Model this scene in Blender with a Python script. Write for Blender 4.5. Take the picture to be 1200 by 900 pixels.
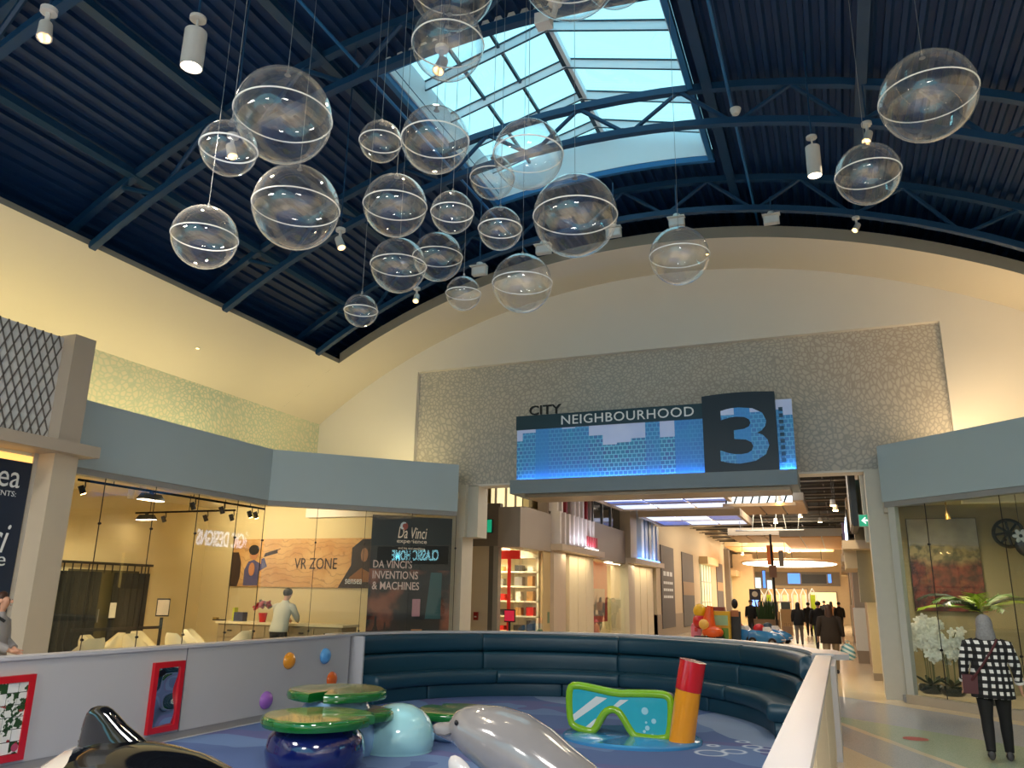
import bpy, bmesh, math, random
from mathutils import Vector as V, Matrix as MX
random.seed(7)
for _o in list(bpy.data.objects): bpy.data.objects.remove(_o)
S = bpy.context.scene
COL = S.collection
D2R = math.radians
PI = math.pi

# ------------------------------------------------------------------ camera
CAM_H = 1.75
YAW, PITCH, ROLL, FPX = D2R(22.267), D2R(14.989), D2R(1.030), 921.93
_f = V((-math.sin(YAW)*math.cos(PITCH), math.cos(YAW)*math.cos(PITCH), math.sin(PITCH)))
_r = V((math.cos(YAW), math.sin(YAW), 0)); _u = _r.cross(_f)
CR = _r*math.cos(ROLL)+_u*math.sin(ROLL)
CU = -_r*math.sin(ROLL)+_u*math.cos(ROLL)
CF = _f
cd = bpy.data.cameras.new('camera'); cam = bpy.data.objects.new('camera', cd); COL.objects.link(cam)
cam.matrix_world = MX(((CR.x, CU.x, -CF.x, 0), (CR.y, CU.y, -CF.y, 0), (CR.z, CU.z, -CF.z, CAM_H), (0, 0, 0, 1)))
cd.sensor_width = 36; cd.lens = FPX*36/1200; cd.clip_end = 300; cd.clip_start = .05
S.camera = cam

# ------------------------------------------------------------------ world, exposure
w = bpy.data.worlds.new('sky'); S.world = w; w.use_nodes = True
bg = w.node_tree.nodes['Background']
bg.inputs['Color'].default_value = (.36, .84, 1.0, 1); bg.inputs['Strength'].default_value = .95
vs = S.view_settings
vs.view_transform = 'Standard'; vs.look = 'None'; vs.gamma = 1; vs.use_curve_mapping = False
vs.exposure = 0.85

def lamp(name, kind, loc, power, col=(1, 1, 1), size=.1, sizey=None, direction=(0, 0, -1), spot=None, blend=.4, portal=False, roll=None):
    l = bpy.data.lights.new(name, kind); l.energy = power; l.color = col
    if kind == 'AREA':
        l.size = size
        if sizey: l.shape = 'RECTANGLE'; l.size_y = sizey
        if portal: l.cycles.is_portal = True
    else: l.shadow_soft_size = size
    if kind == 'SPOT': l.spot_size = spot; l.spot_blend = blend
    o = bpy.data.objects.new(name, l); COL.objects.link(o); o.location = loc
    d = V(direction).normalized()
    if roll is not None:          # roll: world direction of the lamp's local x (long) axis
        x = V(roll).normalized(); z = -d; y = z.cross(x)
        o.rotation_euler = MX((x, y, z)).transposed().to_euler()
    else: o.rotation_euler = d.to_track_quat('-Z', 'Y').to_euler()
    return o

# daylight: portals in the skylight and in the big arched window behind the camera
lamp('skylight_portal', 'AREA', (-3.85, 11.5, 10.9), 1, size=4.3, sizey=4.5, portal=True)
lamp('arch_portal', 'AREA', (-3.45, -9.8, 5.6), 1, size=14, sizey=6, direction=(0, 1, 0), portal=True)
# warm cove strips hidden behind the shop fascias
WARM = (1, .82, .40); AMB = (1, .72, .38)
lamp('cove_left', 'AREA', (-11.75, 8.2, 4.62), 48, WARM, 10.4, .25, (-.35, 0, 1), roll=(0, 1, 0))
lamp('cove_left_corner', 'AREA', (-10.3, 15.4, 4.62), 19, WARM, 3.4, .25, (-.5, .5, 1), roll=(1, 1, 0))
lamp('cove_right', 'AREA', (3.1, 15.6, 4.62), 34, AMB, 3.2, .25, (.4, .4, 1), roll=(1, -1, 0))
lamp('cove_right_side', 'AREA', (4.6, 8.0, 4.62), 50, AMB, 10.4, .25, (.35, 0, 1), roll=(0, 1, 0))

# ------------------------------------------------------------------ pixel -> place helpers (photo treated as 1200x900)
def ray(x, y): return CR*((x-600)/FPX)+CU*((450-y)/FPX)+CF
O3 = V((0, 0, CAM_H))
def pX(x, y, X): d = ray(x, y); return O3+d*(X/d.x)
def pY(x, y, Y): d = ray(x, y); return O3+d*(Y/d.y)
def pZ(x, y, Z): d = ray(x, y); return O3+d*((Z-CAM_H)/d.z)
def pD(x, y, D): return O3+ray(x, y)*D
def pP(x, y, p, n): d = ray(x, y); n = V(n); return O3+d*(((V(p)-O3).dot(n))/d.dot(n))

# ------------------------------------------------------------------ materials
def lin(c): return tuple((v/12.92 if v <= .04045 else ((v+.055)/1.055)**2.4) for v in (x/255 for x in c))
_mc = {}
def M(name, col=(200, 200, 200), rough=.5, metal=0., coat=0., emis=None, es=0., var=.05, scale=6., spec=.5, bump=0.):
    if name in _mc: return _mc[name]
    m = bpy.data.materials.new(name); m.use_nodes = True; nt = m.node_tree; b = nt.nodes['Principled BSDF']
    c = lin(col)
    b.inputs['Roughness'].default_value = rough; b.inputs['Metallic'].default_value = metal
    b.inputs['Coat Weight'].default_value = coat; b.inputs['Coat Roughness'].default_value = .04
    b.inputs['Specular IOR Level'].default_value = spec
    tc = nt.nodes.new('ShaderNodeTexCoord')
    n = nt.nodes.new('ShaderNodeTexNoise'); n.inputs['Scale'].default_value = scale; n.inputs['Detail'].default_value = 3
    nt.links.new(tc.outputs['Object'], n.inputs['Vector'])
    mx = nt.nodes.new('ShaderNodeMix'); mx.data_type = 'RGBA'
    mx.inputs[6].default_value = (*[v*(1-var) for v in c], 1); mx.inputs[7].default_value = (*[min(1, v*(1+var)) for v in c], 1)
    nt.links.new(n.outputs['Fac'], mx.inputs[0]); nt.links.new(mx.outputs[2], b.inputs['Base Color'])
    if emis: b.inputs['Emission Color'].default_value = (*lin(emis), 1); b.inputs['Emission Strength'].default_value = es
    if bump:
        bp = nt.nodes.new('ShaderNodeBump'); bp.inputs['Strength'].default_value = bump; bp.inputs['Distance'].default_value = .02
        nt.links.new(n.outputs['Fac'], bp.inputs['Height']); nt.links.new(bp.outputs['Normal'], b.inputs['Normal'])
    _mc[name] = m; return m
class NT:
    """tiny node-tree writer"""
    def __init__(s, name):
        s.m = bpy.data.materials.new(name); s.m.use_nodes = True; s.t = s.m.node_tree
        s.b = s.t.nodes['Principled BSDF']; s.out = s.t.nodes['Material Output']
        s.tc = s.t.nodes.new('ShaderNodeTexCoord'); _mc[name] = s.m
    def n(s, typ, **kw):
        nd = s.t.nodes.new('ShaderNode'+typ)
        for k, v in kw.items(): setattr(nd, k, v)
        return nd
    def L(s, a, b): s.t.links.new(a, b)
    def val(s, x, sock):
        if hasattr(x, 'is_output'): s.L(x, sock)
        else: sock.default_value = x
    def math(s, op, a, b=0., clamp=False):
        nd = s.n('Math', operation=op, use_clamp=clamp); s.val(a, nd.inputs[0]); s.val(b, nd.inputs[1]); return nd.outputs[0]
    def mix(s, f, a, b):
        nd = s.n('Mix', data_type='RGBA'); s.val(f, nd.inputs[0])
        for x, i in ((a, 6), (b, 7)):
            if hasattr(x, 'is_output'): s.L(x, nd.inputs[i])
            else: nd.inputs[i].default_value = (*lin(x), 1)
        return nd.outputs[2]
    def xyz(s, vec=None):
        nd = s.n('SeparateXYZ'); s.L(vec or s.tc.outputs['Object'], nd.inputs[0]); return nd.outputs
    def noise(s, scale, vec=None, detail=3, fac=True):
        nd = s.n('TexNoise'); nd.inputs['Scale'].default_value = scale; nd.inputs['Detail'].default_value = detail
        s.L(vec or s.tc.outputs['Object'], nd.inputs['Vector']); return nd.outputs['Fac'] if fac else nd.outputs['Color']
    def voro(s, scale, vec=None, feature='DISTANCE_TO_EDGE'):
        nd = s.n('TexVoronoi', feature=feature); nd.inputs['Scale'].default_value = scale
        s.L(vec or s.tc.outputs['Object'], nd.inputs['Vector']); return nd.outputs['Distance']
    def wave(s, a, freq, phase=0.):     # 0..1 square-ish wave of a
        return s.math('FRACT', s.math('MULTIPLY_ADD', a, freq) if False else s.math('ADD', s.math('MULTIPLY', a, freq), phase))
    def step(s, a, t): return s.math('GREATER_THAN', a, t)
    def ramp(s, a, lo, hi):
        nd = s.n('MapRange'); s.val(a, nd.inputs[0]); nd.inputs[1].default_value = lo; nd.inputs[2].default_value = hi; nd.clamp = True; return nd.outputs[0]
    def base(s, c, rough=.5, coat=0.):
        if hasattr(c, 'is_output'): s.L(c, s.b.inputs['Base Color'])
        else: s.b.inputs['Base Color'].default_value = (*lin(c), 1)
        s.b.inputs['Roughness'].default_value = rough; s.b.inputs['Coat Weight'].default_value = coat; s.b.inputs['Coat Roughness'].default_value = .05
        return s.m

def glassy(name, tint, f0, f1, power, haze=0., hazecol=(1, 1, 1)):
    t = NT(name); t.t.nodes.remove(t.b)
    lw = t.n('LayerWeight'); lw.inputs['Blend'].default_value = .5
    p = t.math('POWER', lw.outputs['Facing'], power); fac = t.math('ADD', t.math('MULTIPLY', p, f1), f0, True)
    tr = t.n('BsdfTransparent'); tr.inputs['Color'].default_value = (*tint, 1)
    gl = t.n('BsdfGlossy'); gl.inputs['Roughness'].default_value = .0; gl.inputs['Color'].default_value = (1, 1, 1, 1)
    mx = t.n('MixShader'); t.L(fac, mx.inputs[0]); t.L(tr.outputs[0], mx.inputs[1]); t.L(gl.outputs[0], mx.inputs[2])
    res = mx.outputs[0]
    if haze:
        df = t.n('BsdfDiffuse'); df.inputs['Color'].default_value = (*hazecol, 1)
        hz = t.math('MULTIPLY', t.math('POWER', lw.outputs['Facing'], 3.), haze); hz = t.math('ADD', hz, haze*.06)
        m2 = t.n('MixShader'); t.L(hz, m2.inputs[0]); t.L(res, m2.inputs[1]); t.L(df.outputs[0], m2.inputs[2]); res = m2.outputs[0]
    t.L(res, t.out.inputs[0]); return t.m
GLASS = glassy('shopfront_glass', (.96, .98, .97), .035, .92, 5.)
BUB = glassy('acrylic_bubble', (.95, .955, .96), .085, .85, 3.2, .20)
SKYG = glassy('skylight_glass', (.96, .98, .98), .03, .5, 4.)

# ------------------------------------------------------------------ mesh builder
class G:
    def __init__(s): s.b = bmesh.new()
    def face(s, pts):
        vs = [s.b.verts.new(p) for p in pts]; s.b.faces.new(vs); return s
    def box(s, x0, x1, y0, y1, z0, z1, m=None):
        if x0 > x1: x0, x1 = x1, x0
        if y0 > y1: y0, y1 = y1, y0
        if z0 > z1: z0, z1 = z1, z0
        p = [V((x, y, z)) for z in (z0, z1) for y in (y0, y1) for x in (x0, x1)]
        if m is not None: p = [m@q for q in p]
        v = [s.b.verts.new(q) for q in p]
        for f in ((0, 2, 3, 1), (4, 5, 7, 6), (0, 1, 5, 4), (2, 6, 7, 3), (0, 4, 6, 2), (1, 3, 7, 5)): s.b.faces.new([v[i] for i in f])
        return s
    def beam(s, a, b, w, h, up=(0, 0, 1)):
        """rectangular bar from a to b, width w across, height h along up"""
        a, b = V(a), V(b); d = (b-a); L = d.length; d = d/L; u = V(up)
        if abs(d.dot(u)) > .99: u = V((0, 1, 0))
        x = d.cross(u).normalized(); u = x.cross(d)
        m = MX(((x.x, d.x, u.x, a.x), (x.y, d.y, u.y, a.y), (x.z, d.z, u.z, a.z), (0, 0, 0, 1)))
        return s.box(-w/2, w/2, 0, L, -h/2, h/2, m)
    def loft(s, rings, cap=True, closed=True, loop=False):
        R = [[s.b.verts.new(p) for p in r] for r in rings]; n = len(R[0])
        pairs = list(zip(R[:-1], R[1:]))+([(R[-1], R[0])] if loop else [])
        for a, b in pairs:
            for i in range(n if closed else n-1):
                j = (i+1) % n; s.b.faces.new((a[i], a[j], b[j], b[i]))
        if cap and closed and not loop:
            s.b.faces.new(R[0][::-1]); s.b.faces.new(R[-1])
        return s
    def tube(s, pts, r, n=8, loop=False, cap=True):
        pts = [V(p) for p in pts]; rs = r if isinstance(r, (list, tuple)) else [r]*len(pts); rings = []
        u = None; k = len(pts)
        for i, p in enumerate(pts):
            a = pts[(i-1) % k] if (loop or i > 0) else p; b = pts[(i+1) % k] if (loop or i < k-1) else p
            d = (b-a).normalized()
            if u is None:
                u = d.orthogonal().normalized()
                if abs(d.z) < .9: u = (V((0, 0, 1))-d*d.z).normalized()
            u = (u-d*u.dot(d)).normalized(); v = d.cross(u)
            rings.append([p+(u*math.cos(2*PI*j/n)+v*math.sin(2*PI*j/n))*rs[i] for j in range(n)])
        return s.loft(rings, cap=cap and not loop, loop=loop)
    def cyl(s, a, b, r, r2=None, n=14):
        return s.tube([a, b], [r, r if r2 is None else r2], n)
    def lathe(s, prof, c=(0, 0, 0), n=24, a0=0., a1=2*PI, m=None, cap=True):
        c = V(c); full = abs(a1-a0-2*PI) < 1e-6; k = n if full else n+1
        rings = []
        for r, z in prof:
            q = [V((r*math.cos(a0+(a1-a0)*j/n), r*math.sin(a0+(a1-a0)*j/n), z)) for j in range(k)]
            if m is not None: q = [m@p for p in q]
            rings.append([p+c for p in q])
        return s.loft(rings, cap=cap and full, closed=full)
    def ell(s, c, rad, n=20, k=10, m=None, z0=-1., z1=1.):
        a0, a1 = math.asin(z0), math.asin(z1); c = V(c)
        rings = []
        for i in range(k+1):
            a = a0+(a1-a0)*i/k; cr = max(math.cos(a), 1e-3)
            q = [V((rad[0]*cr*math.cos(2*PI*j/n), rad[1]*cr*math.sin(2*PI*j/n), rad[2]*math.sin(a))) for j in range(n)]
            if m is not None: q = [m@p for p in q]
            rings.append([p+c for p in q])
        return s.loft(rings)
    def prism(s, poly, z0, z1, m=None):
        """polygon (list of xy) extruded along local z"""
        a = [V((x, y, z0)) for x, y in poly]; b = [V((x, y, z1)) for x, y in poly]
        if m is not None: a = [m@p for p in a]; b = [m@p for p in b]
        A = [s.b.verts.new(p) for p in a]; B = [s.b.verts.new(p) for p in b]; n = len(A)
        s.b.faces.new(A[::-1]); s.b.faces.new(B)
        for i in range(n): s.b.faces.new((A[i], A[(i+1) % n], B[(i+1) % n], B[i]))
        return s
    def sweep_arc(s, prof, c, a0, a1, n):
        """closed (r,z) profile swept about the vertical through c between two angles"""
        c = V(c); rings = []
        for j in range(n+1):
            a = a0+(a1-a0)*j/n
            rings.append([c+V((r*math.cos(a), r*math.sin(a), z)) for r, z in prof])
        return s.loft(rings)

WM = {}
def world_of(o):
    if o is None: return MX.Identity(4)
    return world_of(o.parent) @ o.matrix_basis
def tag(o, label=None, cat=None, group=None, kind=None):
    if label: o['label'] = label
    if cat: o['category'] = cat
    if group: o['group'] = group
    if kind: o['kind'] = kind
    return o
def mk(name, g, mat, parent=None, local=False, sharp=.7, smooth=True, label=None, kind=None):
    """link a builder as one mesh; builder is in world space unless local=True"""
    bm = g.b
    bmesh.ops.recalc_face_normals(bm, faces=bm.faces)
    if smooth:
        for f in bm.faces: f.smooth = True
        for e in bm.edges:
            if len(e.link_faces) == 2 and e.calc_face_angle(0) > sharp: e.smooth = False
    if parent is not None and not local: bm.transform(world_of(parent).inverted())
    me = bpy.data.meshes.new(name); bm.to_mesh(me); bm.free()
    for m in (mat if isinstance(mat, (list, tuple)) else [mat]): me.materials.append(m)
    o = bpy.data.objects.new(name, me); COL.objects.link(o)
    if parent is not None: o.parent = parent
    return tag(o, label, None, None, kind)
def struct(name, g, mat, parent=None, **k): return mk(name, g, mat, parent, kind='structure', **k)
def thing(name, label, cat, loc=(0, 0, 0), rz=0., group=None, kind=None):
    o = bpy.data.objects.new(name, None); COL.objects.link(o); o.empty_display_size = .1
    o.location = loc; o.rotation_euler = (0, 0, rz)
    return tag(o, label, cat, group, kind)
def dup(root, loc=None, rz=None, label=None, group=None, sc=None):
    def cp(o, par):
        c = o.copy(); COL.objects.link(c)
        if par is not None: c.parent = par
        for ch in KIDS.get(o.name, []): cp(ch, c)
        return c
    r = cp(root, None)
    if loc is not None: r.location = loc
    if rz is not None: r.rotation_euler = (0, 0, rz)
    if sc is not None: r.scale = (sc, sc, sc)
    if label: r['label'] = label
    if group: r['group'] = group
    return r
KIDS = {}
def remember(root):
    def rec(o):
        KIDS[o.name] = [c for c in bpy.data.objects if c.parent == o]
        for c in KIDS[o.name]: rec(c)
    rec(root); return root
def frame(o, x, y):
    """matrix with local x along x, local y along y, local z = x cross y, at o"""
    x = V(x).normalized(); y = V(y).normalized(); z = x.cross(y); o = V(o)
    return MX(((x.x, y.x, z.x, o.x), (x.y, y.y, z.y, o.y), (x.z, y.z, z.z, o.z), (0, 0, 0, 1)))
def text(s, m, wd, ht, mat, parent, name='lettering', depth=.01, bold=0., shear=0., label=None, space=1.):
    """flat or raised lettering fitted to wd x ht; m: frame whose origin is the lower-left corner"""
    cu = bpy.data.curves.new(name, 'FONT'); cu.body = s; cu.extrude = depth/2; cu.offset = bold; cu.shear = shear; cu.resolution_u = 3
    cu.space_character = space
    to = bpy.data.objects.new('tmp_text', cu); me = bpy.data.meshes.new_from_object(to)
    bpy.data.objects.remove(to); bpy.data.curves.remove(cu)
    xs = [v.co.x for v in me.vertices]; ys = [v.co.y for v in me.vertices]
    x0, x1, y0, y1 = min(xs), max(xs), min(ys), max(ys)
    inv = world_of(parent).inverted()
    for v in me.vertices:
        q = V(((v.co.x-x0)/(x1-x0)*wd, (v.co.y-y0)/(y1-y0)*(ht or wd*(y1-y0)/(x1-x0)), v.co.z+depth/2))
        v.co = inv@(m@q)
    me.name = name; me.materials.append(mat)
    o = bpy.data.objects.new(name, me); COL.objects.link(o); o.parent = parent
    return tag(o, label)

# shared materials
CREAM = M('cream_plaster', (228, 222, 214), .7, var=.02, scale=1.5)
WHITE = M('white_paint', (214, 214, 210), .45, var=.02)
BLUEGREY = M('pale_blue_grey_fascia', (178, 194, 200), .55, var=.02, scale=2)
GREYTRIM = M('grey_trim', (150, 150, 150), .5)
BEIGE = M('beige_stone_panel', (196, 182, 160), .5, var=.04, scale=3)
TAUPE = M('taupe_panel', (148, 136, 124), .5, var=.04, scale=2)
DARKBLUE = M('navy_steel', (17, 60, 97), .45, var=.08)
BLACK = M('black_metal', (18, 18, 20), .4)
NEARBLACK = M('black_void_darkness', (8, 9, 11), .9)  # near-black colour stands in for the darkness of the roof void
STEEL = M('brushed_steel', (150, 152, 155), .35, .8)

# ================================================================== SETTING
# ---- floor: glossy terrazzo with coloured bands
t = NT('terrazzo'); x, y, z = t.xyz()
wob = t.math('MULTIPLY', t.math('SUBTRACT', t.noise(.25), .5), .35)
u = t.math('ADD', t.math('ADD', t.math('MULTIPLY', x, .91), t.math('MULTIPLY', y, .41)), wob)
s45 = t.math('MULTIPLY', t.math('ADD', x, y), .7071)
c = t.mix(t.step(u, 5.29), (150, 152, 160), (208, 190, 158))          # outer blue-grey, then cream stripe
c = t.mix(t.step(u, 5.41), c, (142, 164, 138))                          # green band
u2 = t.math('ADD', t.math('MULTIPLY', x, .62), t.math('MULTIPLY', y, .78))
c = t.mix(t.step(u2, 10.95), c, (150, 156, 172))                          # blue-grey lobe
c = t.mix(t.step(s45, 11.95), c, (214, 192, 152))                       # cream border along the shop front
c = t.mix(t.step(y, 18.2), c, (206, 184, 148))
c = t.mix(t.step(t.math('MULTIPLY', u, -1.), -4.55), c, (196, 178, 148))
spk = t.voro(60., feature='F1'); c = t.mix(t.math('MULTIPLY', t.step(spk, .42), .18), c, (235, 230, 220))
FLOORM = t.base(c, .22, .25)
g = G()
g.box(-26, 12, -12, 80, -.2, 0); struct('floor', g, FLOORM)

# ---- roof deck: corrugated steel on an arch, with a hole for the skylight
CX, CZ = -3.4, -4.9
RDECK = 14.98
def arc_pt(r, a): return (CX+r*math.sin(a), CZ+r*math.cos(a))
DECKM = M('navy_roof_deck', (6, 45, 86), .5, var=.12, scale=2)
g = G(); pitch = .21/RDECK
SKX0, SKX1, SKY0, SKY1 = -6.0, -1.7, 9.2, 13.75
a = -.65
while a < .65:
    xs = arc_pt(RDECK, a)[0]
    spans = [(-10, SKY0), (SKY1, 17.3)] if SKX0 < xs < SKX1 else [(-10, 17.3)]
    prof = [arc_pt(RDECK+.07, a), arc_pt(RDECK+.07, a+pitch*.42), arc_pt(RDECK, a+pitch*.55), arc_pt(RDECK, a+pitch*.87), arc_pt(RDECK+.07, a+pitch)]
    for y0, y1 in spans:
        for (xa, za), (xb, zb) in zip(prof[:-1], prof[1:]):
            g.face([(xa, y0, za), (xb, y0, zb), (xb, y1, zb), (xa, y1, za)])
    a += pitch
g2 = []
ceil = struct('ceiling', g, DECKM, smooth=False)
g = G()                                                                 # weather skin above the deck, keeps daylight out
def skin(r, a0, a1, y0, y1, n=20):
    for i in range(n):
        p, q = arc_pt(r, a0+(a1-a0)*i/n), arc_pt(r, a0+(a1-a0)*(i+1)/n)
        g.face([(p[0], y0, p[1]), (q[0], y0, q[1]), (q[0], y1, q[1]), (p[0], y1, p[1])])
aS0, aS1 = math.asin((SKX0-.1-CX)/15.1), math.asin((SKX1+.1-CX)/15.1)
skin(15.1, -.68, .68, -10, SKY0-.1); skin(15.1, -.68, .68, SKY1+.1, 17.4); skin(15.1, -.68, aS0, SKY0-.1, SKY1+.1); skin(15.1, aS1, .68, SKY0-.1, SKY1+.1)
struct('roof_skin', g, NEARBLACK, ceil)

# ---- cream barrel vault with a rectangular well cut in it
VX, VZ, VR = -3.45, -6.27, 15.36
WX0, WX1, WY1 = -10.93, 4.03, 15.5
def vpt(x): return VZ+math.sqrt(VR*VR-(x-VX)**2)
VAULTM = M('cream_vault_plaster', (222, 213, 196), .75, var=.02, scale=1.)
def vstrip(xa, xb, y0, y1, n, th=.0):
    for i in range(n):
        p, q = xa+(xb-xa)*i/n, xa+(xb-xa)*(i+1)/n
        g.face([(p, y0, vpt(p)+th), (q, y0, vpt(q)+th), (q, y1, vpt(q)+th), (p, y1, vpt(p)+th)])
g = G()
vstrip(-12.62, WX0, -10, WY1, 6); vstrip(WX1, 5.72, -10, WY1, 6); vstrip(-12.62, 5.72, WY1, 17.25, 48)
vlt = struct('ceiling', g, VAULTM)
g = G()
vstrip(-12.9, WX0, -10, WY1, 4, .1); vstrip(WX1, 6.0, -10, WY1, 4, .1); vstrip(-12.9, 6.0, WY1, 17.25, 30, .24)
struct('vault_back', g, NEARBLACK, vlt)
TRIMM = M('grey_vault_edge', (148, 143, 132), .6)
g = G()
for i in range(40):
    p, q = WX0+(WX1-WX0)*i/40, WX0+(WX1-WX0)*(i+1)/40
    g.face([(p, WY1, vpt(p)), (q, WY1, vpt(q)), (q, WY1, vpt(q)+.25), (p, WY1, vpt(p)+.25)])
for X in (WX0, WX1): g.face([(X, -10, vpt(X)), (X, WY1, vpt(X)), (X, WY1, vpt(X)+.1), (X, -10, vpt(X)+.1)])
struct('trim_1', g, TRIMM, smooth=False)
# small recessed downlights in the vault
dl = M('warm_lamp_lens', (255, 225, 170), .3, emis=(255, 214, 140), es=6)
for i, (px, py) in enumerate(((232, 405), (829, 300))):
    p = pX(px, py, -11.9) if i == 0 else pY(px, py, 16.3)
    q = V((p.x, p.y, vpt(p.x)-.015))
    o = thing('recessed_downlight', ('tiny recessed downlight in the cream curved ceiling over the left shop front', 'tiny recessed lamp in the cream arch above the big sign')[i], 'light', q)
    mk('lens', G().cyl(q, q+V((0, 0, .012)), .03), dl, o); mk('bezel', G().lathe([(.032, 0), (.045, 0), (.045, .014), (.032, .014)], q, 14), WHITE, o)

# ---- pebble wallpapers
def pebble(name, lo, hi, cell, tint=None):
    t = NT(name)
    warp = t.n('Mix', data_type='RGBA'); 
    nz = t.noise(.35, fac=False, detail=1)
    vm = t.n('VectorMath', operation='SCALE'); t.L(nz, vm.inputs[0]); vm.inputs['Scale'].default_value = 1.6
    va = t.n('VectorMath', operation='ADD'); t.L(t.tc.outputs['Object'], va.inputs[0]); t.L(vm.outputs[0], va.inputs[1])
    d = t.voro(cell, va.outputs[0]); f = t.ramp(d, .02, .22)
    big = t.ramp(t.noise(.28, detail=1), .42, .6)
    lo2 = t.mix(big, lo, tint or lo)
    return t.base(t.mix(f, lo2, hi), .65)
PEB = pebble('pebble_wallpaper', (172, 170, 164), (206, 199, 188), 10.5, (182, 168, 155))
PEBG = pebble('green_pebble_wallpaper', (202, 208, 182), (222, 216, 190), 9.5, (178, 196, 176))
g = G(); g.box(-12.8, -12.6, -10, 17.2, 4.1, 6.1); struct('wall_left', g, PEBG)
g = G(); g.box(5.7, 5.9, -10, 17.2, 3.5, 6.1); struct('wall_right', g, CREAM)

# ---- end wall with its recessed pebble panel, open to the corridor below
WB = 4.28
RX0, RX1, RZ = -9.68, 2.30, 7.27
def wallpoly(x0, x1, zb): 
    n = 30; return [(x0, zb)]+[(x1, zb)]+[(x1+(x0-x1)*i/n, vpt(x1+(x0-x1)*i/n)+.1) for i in range(n+1)]
MXZ = MX(((1, 0, 0, 0), (0, 0, 1, 0), (0, 1, 0, 0), (0, 0, 0, 1)))       # local (x,y,z) -> world (x,z,y)
g = G()
g.prism(wallpoly(RX0, RX1, RZ), 17.2, 17.45, MXZ)
g.prism(wallpoly(-12.8, RX0, 3.6), 17.2, 17.45, MXZ); g.prism(wallpoly(RX1, 5.9, 3.6), 17.2, 17.45, MXZ)
wfar = struct('wall_far', g, CREAM, sharp=.4)
struct('pebble_panel', G().box(RX0-.02, RX1+.02, 17.34, 17.44, WB, RZ+.02), PEB, wfar)
struct('lintel_soffit', G().box(-8.6, RX1, 17.2, 17.7, WB-.02, WB+.02), CREAM, wfar)
g = G(); g.box(-14, 8, 17.46, 17.6, 6.2, 11); struct('attic_bulkhead', g, NEARBLACK, wfar)
# dark bulkheads closing the space beside the deck
g = G(); g.box(-13.2, -12.9, -10, 17.4, 5.5, 9.5); g.box(6.0, 6.3, -10, 17.4, 5.5, 9.5); struct('attic_side', g, NEARBLACK, ceil)

# ---- back of the hall, behind the camera: wall with a big arched window
g = G(); g.box(-16.5, 7, -10.3, -10, 0, 4.2); wb = struct('wall_back', g, CREAM)
WHT = M('white_mullion', (228, 234, 240), .5, var=.01)
wn = thing('window_2', None, None, (-3.45, -10, 4.2)); wn['kind'] = 'structure'
for i in range(6):
    xa, xb = -10.6+i*2.4, -10.6+(i+1)*2.4
    g = G(); pts = [(xa, 4.2), (xb, 4.2)]+[(xb+(xa-xb)*k/6, vpt(xb+(xa-xb)*k/6)+.1) for k in range(7)]
    g.prism(pts, -10.02, -9.99, MXZ); struct('pane', g, SKYG, wn)
    g = G(); g.box(xa-.05, xa+.05, -10.1, -9.9, 4.2, vpt(xa)+.2); struct('mullion', g, WHT, wn)
g = G(); g.box(-10.6, 3.8, -10.12, -9.88, 6.5, 6.6); struct('transom', g, WHT, wn)

# ---- skylight (window_1)
CURB = M('white_skylight_curb', (222, 230, 236), .6, var=.01)
sk = thing('window_1', None, None, (-3.85, 11.5, 9.9)); sk['kind'] = 'structure'
ze = 10.38; RIDX, RIDZ = -3.76, 10.96
def zc(x): return CZ+math.sqrt(RDECK**2-(x-CX)**2)
def zg(x): return ze+(RIDZ-ze)*(1-abs(x-RIDX)/(SKX1-RIDX if x > RIDX else RIDX-SKX0))
g = G()
g.box(SKX0-.08, SKX0, SKY0, SKY1, zc(SKX0)-.08, ze); g.box(SKX1, SKX1+.08, SKY0, SKY1, zc(SKX1)-.08, ze)
for Y in (SKY0-.08, SKY1):
    n = 16; xs = [SKX0-.08+(SKX1-SKX0+.16)*i/n for i in range(n+1)]
    poly = [(x, zc(x)-.06) for x in xs]+[(SKX1+.08, ze), (RIDX, RIDZ), (SKX0-.08, ze)]
    g.prism(poly, Y, Y+.08, MXZ)
struct('curb', g, CURB, sk, smooth=False)
g = G(); n = 16
xs = [SKX0-.14+(SKX1-SKX0+.28)*i/n for i in range(n+1)]
for Y in (SKY0-.1, SKY1+.01):
    g.prism([(x, zc(x)-.17) for x in xs]+[(x, zc(x)-.02) for x in xs[::-1]], Y, Y+.09, MXZ)
for X in (SKX0-.12, SKX1+.03): g.box(X, X+.09, SKY0-.1, SKY1+.1, zc(X)-.17, zc(X)-.02)
BLUEEDGE = M('bright_blue_edge_steel', (32, 104, 160), .45)
struct('edge_beam', g, BLUEEDGE, sk, smooth=False)
rafY = [9.45, 10.43, 11.44, 12.42, 13.40]
barX = [-5.32, -4.62, RIDX, -2.75]
for Y in rafY:                                                         # white rafters, both slopes
    for xa, xb in ((SKX0, RIDX), (RIDX, SKX1)):
        struct('rafter', G().beam((xa, Y, zg(xa)-.09), (xb, Y, zg(xb)-.09), .05, .17), WHT, sk)
        for dy, dz in ((-.035, .0), (-.01, -.17)): struct('glazing_bead', G().beam((xa, Y+dy, zg(xa)-.012+dz), (xb, Y+dy, zg(xb)-.012+dz), .022, .022), M('dark_glazing_bar', (44, 66, 84), .4), sk)
DARKBAR = M('dark_glazing_bar', (44, 66, 84), .4)
for X in barX[:2]: struct('glazing_bar', G().box(X-.025, X+.025, SKY0, SKY1, zg(X)-.07, zg(X)-.01), DARKBAR, sk)
struct('ridge_bar', G().box(RIDX-.06, RIDX+.06, SKY0, SKY1, RIDZ-.16, RIDZ-.01), DARKBAR, sk)
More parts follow.
